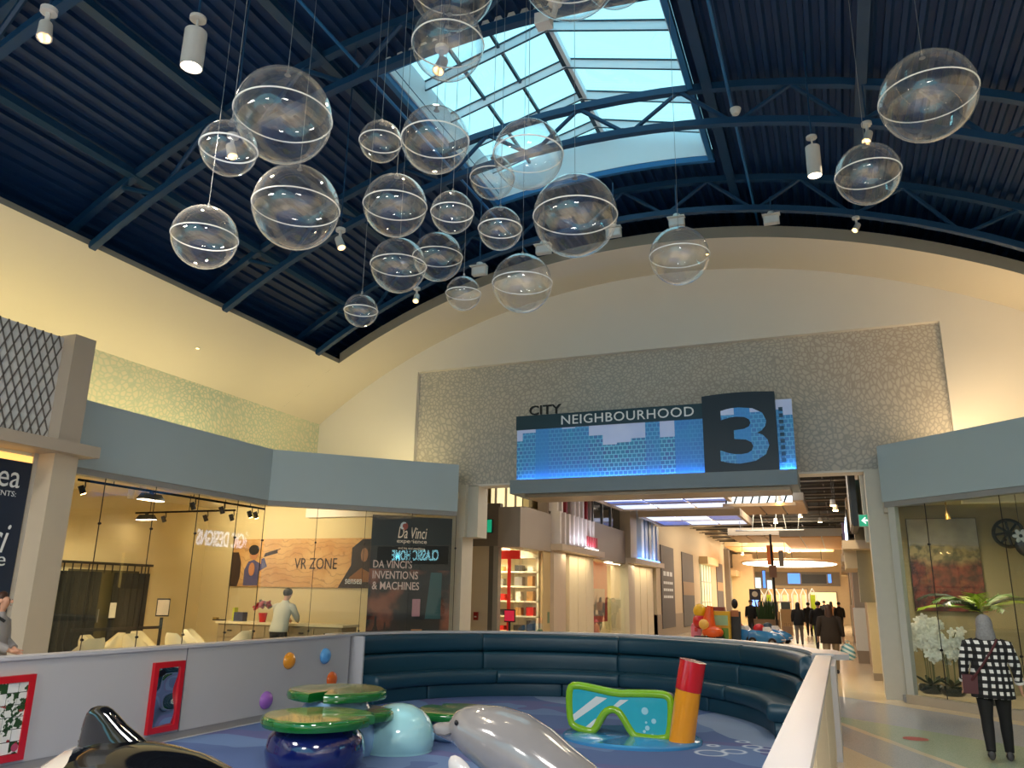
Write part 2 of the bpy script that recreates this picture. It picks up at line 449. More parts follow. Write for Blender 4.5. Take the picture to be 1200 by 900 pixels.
struct('ridge_cap', G().box(RIDX+.03, RIDX+.1, SKY0, SKY1, RIDZ-.19, RIDZ-.05), WHT, sk)
ys = [SKY0]+rafY+[SKY1]; xs = [SKX0]+barX[:3]+[SKX1]
for xa, xb in zip(xs[:-1], xs[1:]):
    for ya, yb in zip(ys[:-1], ys[1:]):
        g = G(); e = 1e-4
        g.loft([[(xa, ya, zg(xa)), (xb-e, ya, zg(xb-e)), (xb-e, ya, zg(xb-e)+.02), (xa, ya, zg(xa)+.02)], [(xa, yb, zg(xa)), (xb-e, yb, zg(xb-e)), (xb-e, yb, zg(xb-e)+.02), (xa, yb, zg(xa)+.02)]])
        struct('pane', g, SKYG, sk, smooth=False)

# ---- roof trusses
def arcs(r, x0, x1, Y, n=26):
    out = []
    for i in range(n+1):
        x = x0+(x1-x0)*i/n; out.append((x, Y, CZ+math.sqrt(r*r-(x-CX)**2)))
    return out
def truss(Y, label):
    T = thing('roof_truss', label, 'truss', (CX, Y, 9.3), group='arched trusses under the blue roof')
    for nm, r, wd, ht in (('bottom_chord', 14.2, .12, .11), ('top_chord', 14.85, .12, .12)):
        P = arcs(r, -10.94, 4.04, Y) if nm == 'bottom_chord' else arcs(r, -12.3, 5.4, Y); g = G(); rings = []
        for x, yy, zz in P:
            nx, nz = (x-CX)/r, (zz-CZ)/r
            rings.append([(x-nx*ht/2, yy-wd/2, zz-nz*ht/2), (x-nx*ht/2, yy+wd/2, zz-nz*ht/2), (x+nx*ht/2, yy+wd/2, zz+nz*ht/2), (x+nx*ht/2, yy-wd/2, zz+nz*ht/2)])
        g.loft(rings); mk(nm, g, DARKBLUE, T)
    x = -.95-6*1.73; k = 0
    on = lambda r, x: V((x, Y, CZ+math.sqrt(r*r-(x-CX)**2)))
    while x < 4.6:
        for dx in (-.865, .865):
            if -10.9 < x+dx < 4.0 and -10.9 < x < 4.0: mk('web_strut', G().tube([on(14.2, x+dx*.06), on(14.83, x+dx)], .04, 6), DARKBLUE, T)
        x += 1.73
truss(14.6, 'navy arched roof truss nearest the cream end wall')
truss(11.5, 'navy arched roof truss crossing in front of the skylight glass')
truss(8.4, 'navy arched roof truss at the near edge of the skylight')
truss(5.3, 'navy arched roof truss cut by the top left corner of the photo')
truss(2.2, 'navy arched roof truss overhead, above the frame')
truss(-.9, 'navy arched roof truss overhead behind the viewer')
def onarc(r, x): return CZ+math.sqrt(r*r-(x-CX)**2)
for X, lab in ((-8.45, 'wide navy purlin running along the roof on the left'), (-6.65, 'bright navy purlin left of the skylight'), (-1.35, 'navy purlin just right of the skylight'), (.9, 'navy purlin on the right slope of the roof'), (-10.2, 'navy purlin low on the left slope of the roof')):
    o = thing('roof_purlin', lab, 'beam', (X, 5, onarc(14.9, X)), group='purlins of the blue roof')
    mk('web_plate', G().box(X-.03, X+.03, -9.9, 17.2, onarc(14.9, X)-.1, onarc(14.9, X)+.03), DARKBLUE, o)
    mk('flange', G().box(X-.08, X+.08, -9.9, 17.2, onarc(14.9, X)-.12, onarc(14.9, X)-.1), DARKBLUE, o)
for X, z, lab in ((-6.05, 9.35, 'thin blue conduit hung left of the skylight'), (-1.0, 9.45, 'thin blue conduit hung right of the skylight')):
    o = thing('conduit_pipe', lab, 'pipe', (X, 6, z)); mk('pipe', G().cyl((X, -9, z), (X, 17.2, z), .025, n=8), BLUEEDGE, o)
    for Y in (2.2, 5.3, 8.4, 11.5, 14.6): mk('hanger', G().cyl((X, Y, z), (X, Y, onarc(14.85, X)), .008, n=6), DARKBLUE, o)

# ---- fascias above the shop fronts
FZ0, FZ1 = 3.58, 4.66
LB = V((-11, 13.47, 0)); LE = V((-8.03, 16.44, 0))
RE = V((.87, 16.63, 0)); RB = V((3.8, 13.7, 0))
def wallseg(g, a, b, z0, z1, th, side):
    """upright slab from a to b, thickness th towards side (+1 left of a->b)"""
    a, b = V((a[0], a[1])), V((b[0], b[1])); d = (b-a).normalized(); n = V((-d.y, d.x))*side*th
    g.prism([a, b, b+n, a+n], z0, z1); return g
g = G(); wallseg(g, (-11, -10), LB, FZ0, FZ1, .3, 1); wallseg(g, LB, LE, FZ0, FZ1, .3, 1)
struct('trim_2', g, BLUEGREY, smooth=False)
g = G(); wallseg(g, RE, RB, FZ0, FZ1, .3, 1); wallseg(g, RB, (3.8, -10), FZ0, FZ1, .3, 1)
struct('trim_3', g, BLUEGREY, smooth=False)
g = G(); wallseg(g, (-11.03, -10), LB+V((-.03, .03, 0)), FZ0-.1, FZ0, .2, 1); wallseg(g, LB+V((-.03, .03, 0)), LE+V((-.03, .03, 0)), FZ0-.1, FZ0, .2, 1); struct('trim_4', g, GREYTRIM, smooth=False)
g = G(); wallseg(g, RE+V((.03, .03, 0)), RB+V((.03, .03, 0)), FZ0-.1, FZ0, .2, 1); struct('trim_5', g, GREYTRIM, smooth=False)
# shop ceilings double as the floor of the light coves
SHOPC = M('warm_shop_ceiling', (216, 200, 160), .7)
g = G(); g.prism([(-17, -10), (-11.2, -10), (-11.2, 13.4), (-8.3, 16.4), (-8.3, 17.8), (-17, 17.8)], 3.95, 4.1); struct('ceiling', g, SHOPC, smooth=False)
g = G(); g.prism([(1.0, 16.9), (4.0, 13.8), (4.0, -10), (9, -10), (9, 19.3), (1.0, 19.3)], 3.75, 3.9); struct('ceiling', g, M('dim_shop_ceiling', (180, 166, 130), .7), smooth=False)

# ---- left glass shop front (window_3) and its shop
wl = thing('window_3', None, None, (-11.1, 11, 0)); wl['kind'] = 'structure'
def pane(par, a, b, z0, z1, th=.012):
    g = G(); a, b = V((a[0], a[1], 0)), V((b[0], b[1], 0)); d = (b-a).normalized()*.006
    wallseg(g, a+d, b-d, z0, z1, th, 1); struct('pane', g, GLASS, par, smooth=False)
    g = G(); wallseg(g, b-d*.7, b+d*.7, z0, z1, .014, 1); struct('joint', g, BLACK, par, smooth=False)
    for z in (.95, 2.75):
        q = V((b.x, b.y, z)); n = V((d.y, -d.x, 0)).normalized(); struct('fitting', G().cyl(q-n*.02, q+n*.02, .02, n=8), BLACK, par)
Ys = [8.45, 9.46, 10.53, 11.57, 12.64, 13.47]
for ya, yb in zip(Ys[:-1], Ys[1:]): pane(wl, (-11.06, ya), (-11.06, yb), .1, 3.49)
dd = (LE-LB); q0 = LB+V((-.04, .04, 0))
for i in range(4): pane(wl, q0+dd*(i/4), q0+dd*((i+1)/4), .1, 3.49)
g = G(); wallseg(g, (-11.1, 8.4), LB+V((-.1, .05, 0)), 0, .1, .1, 1); wallseg(g, LB+V((-.1, .05, 0)), LE+V((-.1, .05, 0)), 0, .1, .1, 1); struct('baseboard_left', g, GREYTRIM, smooth=False)
SHOPW = M('warm_cream_shop_wall', (222, 204, 156), .75, var=.03, scale=1)
g = G(); g.box(-16.5, -16.3, 5, 17.5, 0, 4); ws = struct('wall_left', g, SHOPW)
g = G(); g.box(-16.5, -8.25, 17.5, 17.7, 0, 4); struct('wall_far', g, SHOPW)
g = G(); g.box(-16.5, -11, 4.8, 5, 0, 4); struct('wall_back', g, SHOPW)

# ---- right glass shop front (window_4) and its shop
wr = thing('window_4', None, None, (2.3, 15.2, 0)); wr['kind'] = 'structure'
r0 = RE+V((.12, 0, 0)); rd = RB-RE
prev = r0+rd*.02
fr = [.02, .185, .53, .78, 1.0]
for fa, fb in zip(fr[:-1], fr[1:]): pane(wr, r0+rd*fa, r0+rd*fb, .14, 3.49)
FRAME = M('pale_grey_frame', (196, 198, 192), .45)
g = G(); wallseg(g, r0-rd*.012, r0+rd*.025, 0, 3.5, .1, 1); struct('frame', g, FRAME, wr)
g = G(); wallseg(g, r0-V((.06, .06, 0)), r0+rd*1.0-V((.06, .06, 0)), 0, .15, .16, 1); struct('baseboard_right', g, M('beige_base', (178, 166, 148), .4), smooth=False)
OLIVE = M('olive_beige_wall', (158, 148, 112), .8, var=.04, scale=1)
g = G(); g.box(.86, 9, 19.05, 19.25, 0, 3.8); struct('wall_far', g, OLIVE)
g = G(); g.box(5.6, 5.75, -10, 19.05, 0, 3.8); struct('wall_right', g, OLIVE)
g = G(); g.box(3.75, 3.95, -10, 10.6, 0, 3.6); struct('wall_right', g, CREAM)
struct('wall_back', G().box(3.95, 5.6, 10.4, 10.6, 0, 3.75), OLIVE)
# corridor side return of the right shop
pane(wr, (.97, 16.95), (.97, 19.0), .1, 3.4)
struct('wall_right', G().box(.95, 1.1, 19.26, 20.78, .1, 3.4), OLIVE)
g = G(); g.box(.9, 1.04, 16.7, 20.75, 0, .1); struct('baseboard_right', g, GREYTRIM)
g = G(); g.box(.9, 1.1, 16.75, 20.8, 3.4, 4.6); struct('trim_6', g, M('pale_taupe', (186, 176, 160), .5))

# ---- columns carrying the end wall
g = G(); g.box(-8.75, -8.13, 17.05, 17.75, 3.05, WB); g.box(-8.75, -8.2, 17.1, 17.7, 0, 3.05); g.box(-8.13, -7.86, 17.2, 17.75, 3.05, WB)
struct('wall_left', g, M('off_white_column', (206, 200, 186), .5))
g = G(); g.box(.62, 1.0, 17.05, 17.6, 0, WB); g.box(.55, .9, 17.62, 17.9, 2.9, WB)
struct('wall_right', g, M('off_white_column'))

# ================================================================== BUBBLES
SEAM = M('pale_bubble_seam', (244, 246, 244), .25, var=.01)
WIRE = M('silver_wire', (165, 168, 172), .35, .6)
BUBS = [  # px, py, radius px, diameter, label
 (332, 136, 56, .84, 'biggest clear bubble at upper left, hung from the blue conduit, above another large bubble'),
 (268, 174, 32.5, .42, 'small clear bubble overlapping the left edge of the biggest upper left bubble'),
 (347, 243, 50, .84, 'large clear bubble hanging straight below the biggest upper left bubble'),
 (240, 278, 37.5, .62, 'medium clear bubble lowest on the far left, nearest the cream vault edge'),
 (423, 364, 19.5, .40, 'tiniest clear bubble, hanging lowest, warm tinted, near the vault corner'),
 (446, 166, 24.5, .42, 'small clear bubble at the left of the cluster, touching the one beside the skylight'),
 (510, 164, 39.5, .64, 'medium bubble overlapping the left white curb of the skylight'),
 (463, 241, 37, .64, 'medium bubble below the small one at the left of the cluster'),
 (530, 249, 25, .42, 'small bubble mid cluster, below the medium one beside the skylight curb'),
 (467, 311, 32.5, .62, 'medium bubble low in the cluster, left one of an overlapping pair'),
 (513, 301, 29, .62, 'bubble low in the cluster, right one of an overlapping pair, further back'),
 (543, 344, 20.5, .42, 'small bubble against the cream arch edge, second lowest of all'),
 (612, 332, 35, .66, 'medium bubble hanging before the cream arch, right of the small low one'),
 (586, 268, 25.5, .44, 'small bubble directly left of the big bubble under the skylight'),
 (674, 253, 49, .84, 'big bubble hanging just under the far curb of the skylight'),
 (619, 181, 41, .66, 'clear bubble seen right against the bright skylight glass'),
 (577, 208, 26, .48, 'small bubble overlapping the lower left of the one against the skylight glass'),
 (525, 52, 42, .66, 'bubble at the top with a spotlight glowing through it'),
 (530, -18, 50, .90, 'large bubble cut by the top edge, overlapping the one with the glowing spotlight'),
 (668, -40, 60, .84, 'large bubble cut by the top edge above the skylight'),
 (722, -32, 40, .62, 'bubble cut by the top edge, rightmost of the ones above the skylight'),
 (796, 300, 34.5, .66, 'lone bubble hanging before the cream arch, right of the cluster'),
 (1087, 113, 53, .84, 'large clear bubble at the upper right corner, highest of the right pair'),
 (1017, 204, 36, .62, 'medium bubble at the right, lower of the right pair'),
]
proto = {}
for px, py, rp, dia, lab in BUBS:
    c = pD(px, py, FPX*dia/2/rp); r = dia/2
    o = thing('hanging_bubble', lab, 'bubble', c, group='clear acrylic bubbles hung from the roof')
    if dia not in proto:
        sh = mk('shell', G().ell((0, 0, 0), (r, r, r), 40, 24), BUB, o, local=True)
        se = mk('seam', G().tube([(math.cos(2*PI*i/48)*r*1.003, math.sin(2*PI*i/48)*r*1.003, 0) for i in range(48)], .007, 6, loop=True), SEAM, o, local=True)
        ca = mk('cap', G().lathe([(.004, .05), (.012, .045), (.014, .0), (.03, -.006), (.0, -.008)], (0, 0, r), 10), WIRE, o, local=True)
        proto[dia] = (sh, se, ca)
    else:
        for q in proto[dia]:
            n = q.copy(); COL.objects.link(n); n.parent = o
    top = onarc(RDECK, c.x)
    if SKX0 < c.x < SKX1 and SKY0 < c.y < SKY1: top = zg(c.x)-.05
    mk('cable', G().cyl((0, 0, r+.045), (0, 0, top-c.z), .003, n=5), WIRE, o, local=True)

# ================================================================== LAMPS UNDER THE ROOF
LAMPW = M('white_lamp_housing', (205, 203, 200), .4)
LENS = M('bright_lamp_lens', (255, 240, 215), .3, emis=(255, 232, 196), es=9)
LENSW = M('warm_spot_lens', (255, 220, 160), .3, emis=(255, 205, 130), es=30)
def pendant(px, py, L, r, lab):
    c = pD(px, py, 7.6 if px < 600 else 11.2); o = thing('cylinder_pendant', lab, 'pendant light', c, group='white cylinder pendants')
    mk('body', G().lathe([(0, L), (r, L), (r, 0), (r*.9, 0), (r*.9, .02), (0, .02)], (0, 0, 0), 22), LAMPW, o, local=True)
    mk('lens', G().cyl((0, 0, .008), (0, 0, .016), r*.88, n=18), LENS, o, local=True)
    mk('stem', G().cyl((0, 0, L), (0, 0, L+.14), .012, n=8), LAMPW, o, local=True)
    mk('canopy', G().cyl((0, 0, L+.14), (0, 0, L+.17), r*.75, n=18), LAMPW, o, local=True)
    top = onarc(RDECK, c.x)
    mk('mount_rod', G().cyl((0, 0, L+.17), (0, 0, top-c.z), .012, n=6), DARKBLUE, o, local=True)
    lamp('pendant_lamp', 'SPOT', c+V((0, 0, -.03)), 260, (1, .86, .66), .06, direction=(0, 0, -1), spot=D2R(100), blend=.7)
pendant(224, 79, .40, .105, 'white cylinder pendant under the navy roof at upper left')
pendant(955, 206, .46, .10, 'white cylinder pendant under the navy roof right of the skylight')
for X, Y in ((-8.5, 2), (1, 4), (-3.4, -3), (-8, -6), (1, -6), (-9, 9.5)):
    pass
def spot(px, py, D, aim, lab, on=True, power=60, sc=1.):
    """adjustable spotlight: disc base, arm, bullet head"""
    c = pD(px, py, D); o = thing('spotlight', lab, 'spotlight', c, group='spotlights under the roof')
    d = V(aim).normalized(); s = sc
    mk('base', G().cyl((0, 0, .16*s), (0, 0, .2*s), .065*s, n=16), LAMPW, o, local=True)
    mk('arm', G().tube([(0, 0, .17*s), (0, 0, .08*s), d*(-.03*s)], .02*s, 8), LAMPW, o, local=True)
    h = mk('head', G().tube([d*(-.1*s), d*(-.07*s), d*(.06*s), d*(.1*s), d*(.1*s), d*(.085*s)], [.02*s, .05*s, .055*s, .06*s, .05*s, .045*s], 14), LAMPW, o, local=True)
    mk('lens', G().cyl(d*(.088*s), d*(.096*s), .047*s, n=14), LENSW if on else STEEL, o, local=True)
    top = onarc(RDECK, c.x); mk('mount_rod', G().cyl((0, 0, .2*s), (0, 0, max(.3, top-c.z)), .01, n=6), DARKBLUE, o, local=True)
    if on: lamp('spot_lamp', 'SPOT', c+d*.16*s, power, (1, .80, .52), .05, direction=d, spot=D2R(70), blend=.8)
spot(53, 35, 7.0, (.3, -.15, -1), 'lit spotlight glowing warm at the upper left corner', sc=1.1, power=110)
spot(398, 284, 11.6, (.5, -.1, -1), 'white spotlight on the left roof slope, right of the large lower left bubble', sc=1.1)
spot(488, 349, 14.5, (.2, -.6, -1), 'small lit spotlight above the left haunch of the cream arch', sc=1.)
spot(517, 76, 8.3, (-.1, -.4, -1), 'lit spotlight glowing through the top bubble', sc=1.1, power=100)
spot(1017, 160, 11.6, (-.3, -.4, -1), 'white spotlight above the lower right bubble', sc=1.15)
spot(1004, 266, 14.4, (-.5, -.5, -1), 'lit spotlight above the right part of the cream arch', sc=1.)
spot(271, 176, 8.4, (.4, -.1, -1), 'white spotlight seen through the small left bubble', sc=.95)
def flood(px, py, D, lab, sc=1.):
    c = pD(px, py, D); o = thing('floodlight', lab, 'floodlight', c, group='square floodlights along the arch')
    s = sc
    mk('housing', G().box(-.14*s, .14*s, -.05*s, .06*s, -.09*s, .06*s), LAMPW, o, local=True)
    mk('visor', G().box(-.16*s, .16*s, -.12*s, .02*s, .06*s, .075*s), LAMPW, o, local=True)
    mk('canopy', G().lathe([(0, .16*s), (.06*s, .15*s), (.08*s, .075*s), (0, .075*s)], (0, 0, 0), 14), LAMPW, o, local=True)
    mk('glass_front', G().box(-.12*s, .12*s, -.06*s, -.05*s, -.075*s, .045*s), M('pale_lamp_glass', (210, 215, 218), .15), o, local=True)
    top = onarc(14.2, c.x); mk('mount_rod', G().cyl((0, 0, .15*s), (0, 0, max(.2, top-c.z)), .012, n=6), DARKBLUE, o, local=True)
flood(793, 260, 14.6, 'white floodlight above the arch crown, left of centre, over the lone bubble')
flood(904, 257, 14.6, 'white floodlight above the arch crown, right of the lone bubble')
flood(562, 317, 14.6, 'white floodlight over the left flank of the cream arch')
flood(637, 292, 14.6, 'white floodlight partly behind the big bubble under the skylight, left one')
flood(719, 272, 14.6, 'white floodlight at the right edge of the big bubble under the skylight')
c = pD(640, 22, 8.0); o = thing('roof_camera', 'white camera fixture clipped to the near end of the skylight ridge bar', 'camera', c)
mk('housing', G().box(-.11, .05, -.05, .08, -.07, .06), LAMPW, o, local=True); mk('bracket', G().tube([(.06, .02, .0), (.09, .02, .1), (.09, .02, .16)], .03, 8), LAMPW, o, local=True)
mk('base', G().cyl((.09, .02, .16), (.09, .02, .2), .07, n=14), LAMPW, o, local=True)
mk('mount_rod', G().cyl((.09, .02, .2), (.09, .02, max(.4, 9.35-c.z)), .012, n=6), DARKBLUE, o, local=True)
c = pD(862, 131, 11.4); o = thing('smoke_detector', 'small round white detector on the truss right of the skylight', 'detector', c)
mk('body', G().lathe([(0, -.05), (.05, -.04), (.07, 0), (.07, .03), (0, .03)], (0, 0, 0), 18), LAMPW, o, local=True)
mk('base_ring', G().lathe([(.08, .03), (.08, .045), (0, .045), (0, .03)], (0, 0, 0), 18), LAMPW, o, local=True)
# unseen drum lamps added behind the viewer to brighten the hall
for i, (X, Y, labx) in enumerate(((-8, -1, 'white drum pendant behind the viewer on the left'), (1, -1, 'white drum pendant behind the viewer on the right'), (-3.4, -5.5, 'white drum pendant at the far back of the hall'))):
    c = V((X, Y, 6.6)); o = thing('fill_drum', labx, 'pendant light', c, group='drum pendants behind the viewer')
    mk('drum', G().lathe([(.9, 0), (.92, .0), (.92, .35), (0, .35), (0, .33), (.9, .33)], (0, 0, 0), 28), LAMPW, o, local=True)
    mk('stem', G().cyl((0, 0, .35), (0, 0, onarc(14.9, X)-6.6), .02, n=8), LAMPW, o, local=True)
    lamp('fill_drum_lamp', 'AREA', c+V((0, 0, -.02)), 430, (1, .94, .88), 1.6)

# ================================================================== BIG SIGN
SY = 16.25
sg = thing('neighbourhood_sign', 'large lit sign over the corridor with a blue skyline graphic and a big number 3', 'sign', (-3.6, SY, 3.9))
mk('shelf', G().box(-6.6, -.6, 16.1, 17.37, 3.9, 4.2), M('slate_blue_grey', (122, 136, 146), .5), sg)
mk('soffit_trim', G().box(-6.3, -.75, 16.25, 17.2, 3.82, 3.9), M('bronze_soffit', (120, 104, 84), .35, .3), sg)
t = NT('skyline_graphic'); x, y, z = t.xyz()
col = t.math('FLOOR', t.math('MULTIPLY', x, 3.2)); cb = t.n('CombineXYZ'); t.L(col, cb.inputs[0])
wn_ = t.n('TexWhiteNoise', noise_dimensions='1D'); t.L(col, wn_.inputs['W'])
hgt = t.math('MULTIPLY_ADD', wn_.outputs['Value'], .85); hgt.node.inputs[2].default_value = 1.0
inb = t.step(hgt, z)
br = t.n('TexBrick'); br.inputs['Scale'].default_value = 5.; br.inputs['Mortar Size'].default_value = .05; br.inputs['Brick Width'].default_value = .5; br.inputs['Row Height'].default_value = .45
mp = t.n('Mapping'); mp.inputs['Rotation'].default_value = (PI/2, 0, 0); t.L(t.tc.outputs['Object'], mp.inputs[0]); t.L(mp.outputs[0], br.inputs[0])
br.inputs['Color1'].default_value = (*lin((40, 104, 132)), 1); br.inputs['Color2'].default_value = (*lin((62, 60, 122)), 1); br.inputs['Mortar'].default_value = (*lin((110, 176, 200)), 1)
bl = t.mix(wn_.outputs['Value'], br.outputs['Color'], (52, 104, 178)); bl = t.mix(t.math('MULTIPLY', t.noise(2.2), .5), bl, (36, 140, 170))
sky_ = t.mix(t.noise(1.3), (130, 150, 190), (180, 190, 214))
cfin = t.mix(inb, sky_, bl); t.base(cfin, .35); t.L(cfin, t.b.inputs['Emission Color']); t.b.inputs['Emission Strength'].default_value = .2
SKYL = t.m
gp = mk('graphic_panel', G().box(-6.55, -2.3, 16.36, 16.44, 4.2, 5.38), SKYL, sg)
HDR = M('dark_teal_header', (24, 62, 76), .4)
mk('header_band', G().box(-6.56, -2.3, 16.32, 16.46, 5.37, 5.69), HDR, sg)
LET = M('pale_grey_lettering', (205, 208, 208), .4, emis=(200, 205, 205), es=.1)
text('NEIGHBOURHOOD', frame((-5.47, 16.315, 5.43), (1, 0, 0), (0, 0, 1)), 2.92, .205, LET, sg, depth=.02, space=1.08)
text('CITY', frame((-6.24, 16.34, 5.69), (1, 0, 0), (0, 0, 1)), .76, .22, BLACK, sg, depth=.04, bold=.012, label='black letters standing on the header')
NAVY = M('dark_navy_panel', (22, 40, 56), .4)
g = G(); n = 10; poly = [(-2.36, 4.19)]+[(-.92, 4.19)]+[(-.92-(1.44)*i/n, 5.80+.035*math.sin(PI*i/n)) for i in range(n+1)]
g.prism(poly, 16.18, 16.4, MXZ); mk('number_panel', g, NAVY, sg)
text('3', frame((-2.03, 16.17, 4.36), (1, 0, 0), (0, 0, 1)), .95, 1.15, SKYL, sg, 'number', depth=.02, bold=.012, label='backlit blue number 3')
mk('side_panel', G().box(-.92, -.61, 16.34, 16.44, 4.2, 5.66), SKYL, sg)
for i in range(9): mk('window_mark', G().box(-.87, -.79, 16.33, 16.345, 4.38+i*.13, 4.46+i*.13), M('dim_blue_mark', (52, 96, 128), .5), sg)
lamp('sign_led', 'AREA', (-4.4, 16.28, 4.22), 7, (.22, .42, 1), 4.2, .05, (0, .28, 1), roll=(1, 0, 0))
lamp('sign_led_side', 'AREA', (-.76, 16.28, 4.22), 1.2, (.22, .55, 1), .3, .05, (0, .28, 1), roll=(1, 0, 0))
for X in (-5.4, -3.6, -1.8): lamp('sign_downlight', 'SPOT', (X, 16.75, 3.78), 24, (1, .82, .6), .04, spot=D2R(120), blend=1.)

# ================================================================== PORTAL ON THE LEFT
po = thing('shop_portal', 'taupe portal with a diamond lattice band above a projecting canopy at the left edge', 'portal', (-10.8, 7, 0))
PT = M('warm_taupe_stone', (178, 164, 146), .5, var=.04, scale=2)
mk('lower_pillar', G().box(-10.98, -10.6, 8.12, 8.52, 0, 3.66), BEIGE, po)
mk('jamb', G().box(-11.0, -10.94, 8.05, 8.14, 0, 3.66), M('pale_grey_jamb', (182, 178, 170), .5), po)
mk('canopy_slab', G().box(-11.0, -10.4, 3.0, 8.72, 3.66, 3.83), PT, po)
mk('upper_pillar', G().box(-11.0, -10.56, 8.1, 8.47, 3.83, 5.5), PT, po)
mk('lattice_board', G().box(-10.98, -10.8, 3, 8.1, 3.83, 5.46), M('white_lattice_board', (226, 224, 220), .6), po)
g = G(); sp = .104; zl, zh = 3.83, 5.46; hgtl = zh-zl; slope = .42
k = 3.0-hgtl*slope
while k < 8.1:
    for sgn in (1, -1):
        y0, y1 = (k, k+hgtl*slope) if sgn == 1 else (k+hgtl*slope, k); z0, z1 = zl, zh
        n = 10; pts = []
        for i in range(n+1):
            f = i/n; yy = y0+(y1-y0)*f
            if 5.2 <= yy <= 8.1: pts.append((-10.785, yy, z0+(z1-z0)*f))
        if len(pts) > 1: g.beam(pts[0], pts[-1], .012, .018, up=(0, 1, 0))
    k += sp*1.3
mk('diamond_lattice', g, M('dark_bronze_lattice', (104, 98, 92), .45), po, kind='stuff', smooth=False)
mk('joint_line', G().box(-10.595, -10.59, 8.12, 8.5, .54, .55), GREYTRIM, po)
POST = M('navy_poster', (14, 34, 58), .5, var=.15, scale=3)
bp = thing('banner_poster', 'tall navy poster with white lettering beside the left pillar', 'poster', (-10.93, 7, 0))
mk('sheet', G().box(-10.95, -10.92, 4.8, 8.03, .3, 3.5), POST, bp)
mk('lit_head', G().box(-10.96, -10.93, 4.8, 8.03, 3.5, 3.6), M('lit_amber_strip', (240, 190, 110), .5, emis=(255, 190, 100), es=.8), bp)
WHITEP = M('white_print', (225, 228, 230), .6, var=.01)
fx = frame((-10.915, 0, 0), (0, 1, 0), (0, 0, 1))
def onposter(s, x0, x1, yy, h, **k):   # right edge pixel x1 -> Y
    a, b = pX(x0, yy, -10.915), pX(x1, yy, -10.915)
    text(s, frame((-10.915, a.y, a.z), (0, 1, 0), (0, 0, 1)), b.y-a.y, h, WHITEP, bp, depth=.004, **k)
onposter('sensea', -62, 24, 561, .22)
onposter('PRESENTS:', -24, 19, 577, .075)
onposter('Da Vinci', -120, 9, 641, .42, shear=.3)
onposter('experience', -120, 5, 664, .24)

# ================================================================== PLAY AREA
PC = V((-4, 11.2, 0))
BARW = M('light_grey_laminate', (182, 181, 182), .45, var=.015)
CAPW = M('white_solid_surface', (188, 187, 191), .25, var=.01)
# carpet: printed blue waves, pale current and bubble rings
t = NT('blue_wave_carpet'); x, y, z = t.xyz()
nz = t.noise(.7, detail=2); wv = t.math('ADD', t.math('MULTIPLY', y, .9), t.math('MULTIPLY', nz, 2.2))
st = t.math('FRACT', t.math('MULTIPLY', wv, .55))
c = t.mix(t.step(st, .5), (78, 100, 148), (98, 124, 168)); c = t.mix(t.step(st, .8), c, (92, 94, 142))
d2 = t.math('SQRT', t.math('ADD', t.math('POWER', t.math('SUBTRACT', x, .3), 2.), t.math('POWER', t.math('SUBTRACT', y, 12.9), 2.)))
sw = t.math('MULTIPLY', t.step(d2, 1.0), t.math('SUBTRACT', 1., t.step(t.math('ADD', d2, t.math('MULTIPLY', nz, .7)), 2.75)))
c = t.mix(t.math('MULTIPLY', sw, .8), c, (140, 158, 186))
d3 = t.math('SQRT', t.math('ADD', t.math('POWER', t.math('ADD', x, 4.0), 2.), t.math('POWER', t.math('SUBTRACT', y, 14.6), 2.)))
c = t.mix(t.math('MULTIPLY', t.math('SUBTRACT', 1., t.step(d3, 1.35)), .75), c, (140, 158, 186))
for bx, by, br_ in ((-1.55, 10.1, .17), (-1.32, 10.32, .13), (-1.15, 10.75, .10), (-.98, 10.55, .12), (-1.3, 11.05, .07), (-1.6, 10.6, .06), (-3.8, 13.6, .12)):
    dd_ = t.math('SQRT', t.math('ADD', t.math('POWER', t.math('SUBTRACT', x, bx), 2.), t.math('POWER', t.math('SUBTRACT', y, by), 2.)))
    ring = t.math('SUBTRACT', 1., t.ramp(t.math('ABSOLUTE', t.math('SUBTRACT', dd_, br_)), .008, .035))
    c = t.mix(t.math('MULTIPLY', ring, .75), c, (214, 226, 238))
c = t.mix(t.math('MULTIPLY', t.noise(90.), .25), c, (60, 84, 140))
t.base(c, .95)
cp = [(-7.48, -2), (-.36, -2), (-.36, 11.2)]+[(-4+3.4*math.cos(a), 11.2+3.4*math.sin(a)) for a in [PI*i/24 for i in range(25)]]+[(-7.48, 11.2)]
cp = [p for i, p in enumerate(cp) if i == 0 or (V(p)-V(cp[i-1])).length > .01]
ca_ = mk('play_carpet', G().prism(cp, .0, .012), t.m, smooth=False); tag(ca_, 'blue carpet with printed waves and white bubble rings inside the play area', 'carpet')

# left barrier in panels
lb = thing('play_barrier', 'long low light grey barrier wall with white cap along the left of the play area', 'barrier', (-7.58, 7, 0))
for ya, yb in ((-1.5, 1.7), (1.7, 4.8), (4.8, 7.96), (7.96, 11.55)):
    mk('panel', G().box(-7.66, -7.5, ya+.012, yb-.012, .1, 1.05), BARW, lb)
    mk('joint_strip', G().box(-7.64, -7.512, yb-.012, yb+.012, .1, 1.05), M('dark_joint', (70, 78, 92), .5), lb)
mk('cap_rail', G().box(-7.68, -7.475, -1.5, 11.6, 1.05, 1.085), CAPW, lb)
mk('skirting', G().box(-7.65, -7.505, -1.5, 11.55, .0, .1), M('grey_skirting', (140, 138, 138), .5), lb)
mk('carpet_edge', G().box(-7.5, -7.47, -1.5, 11.3, .0, .022), CAPW, lb)
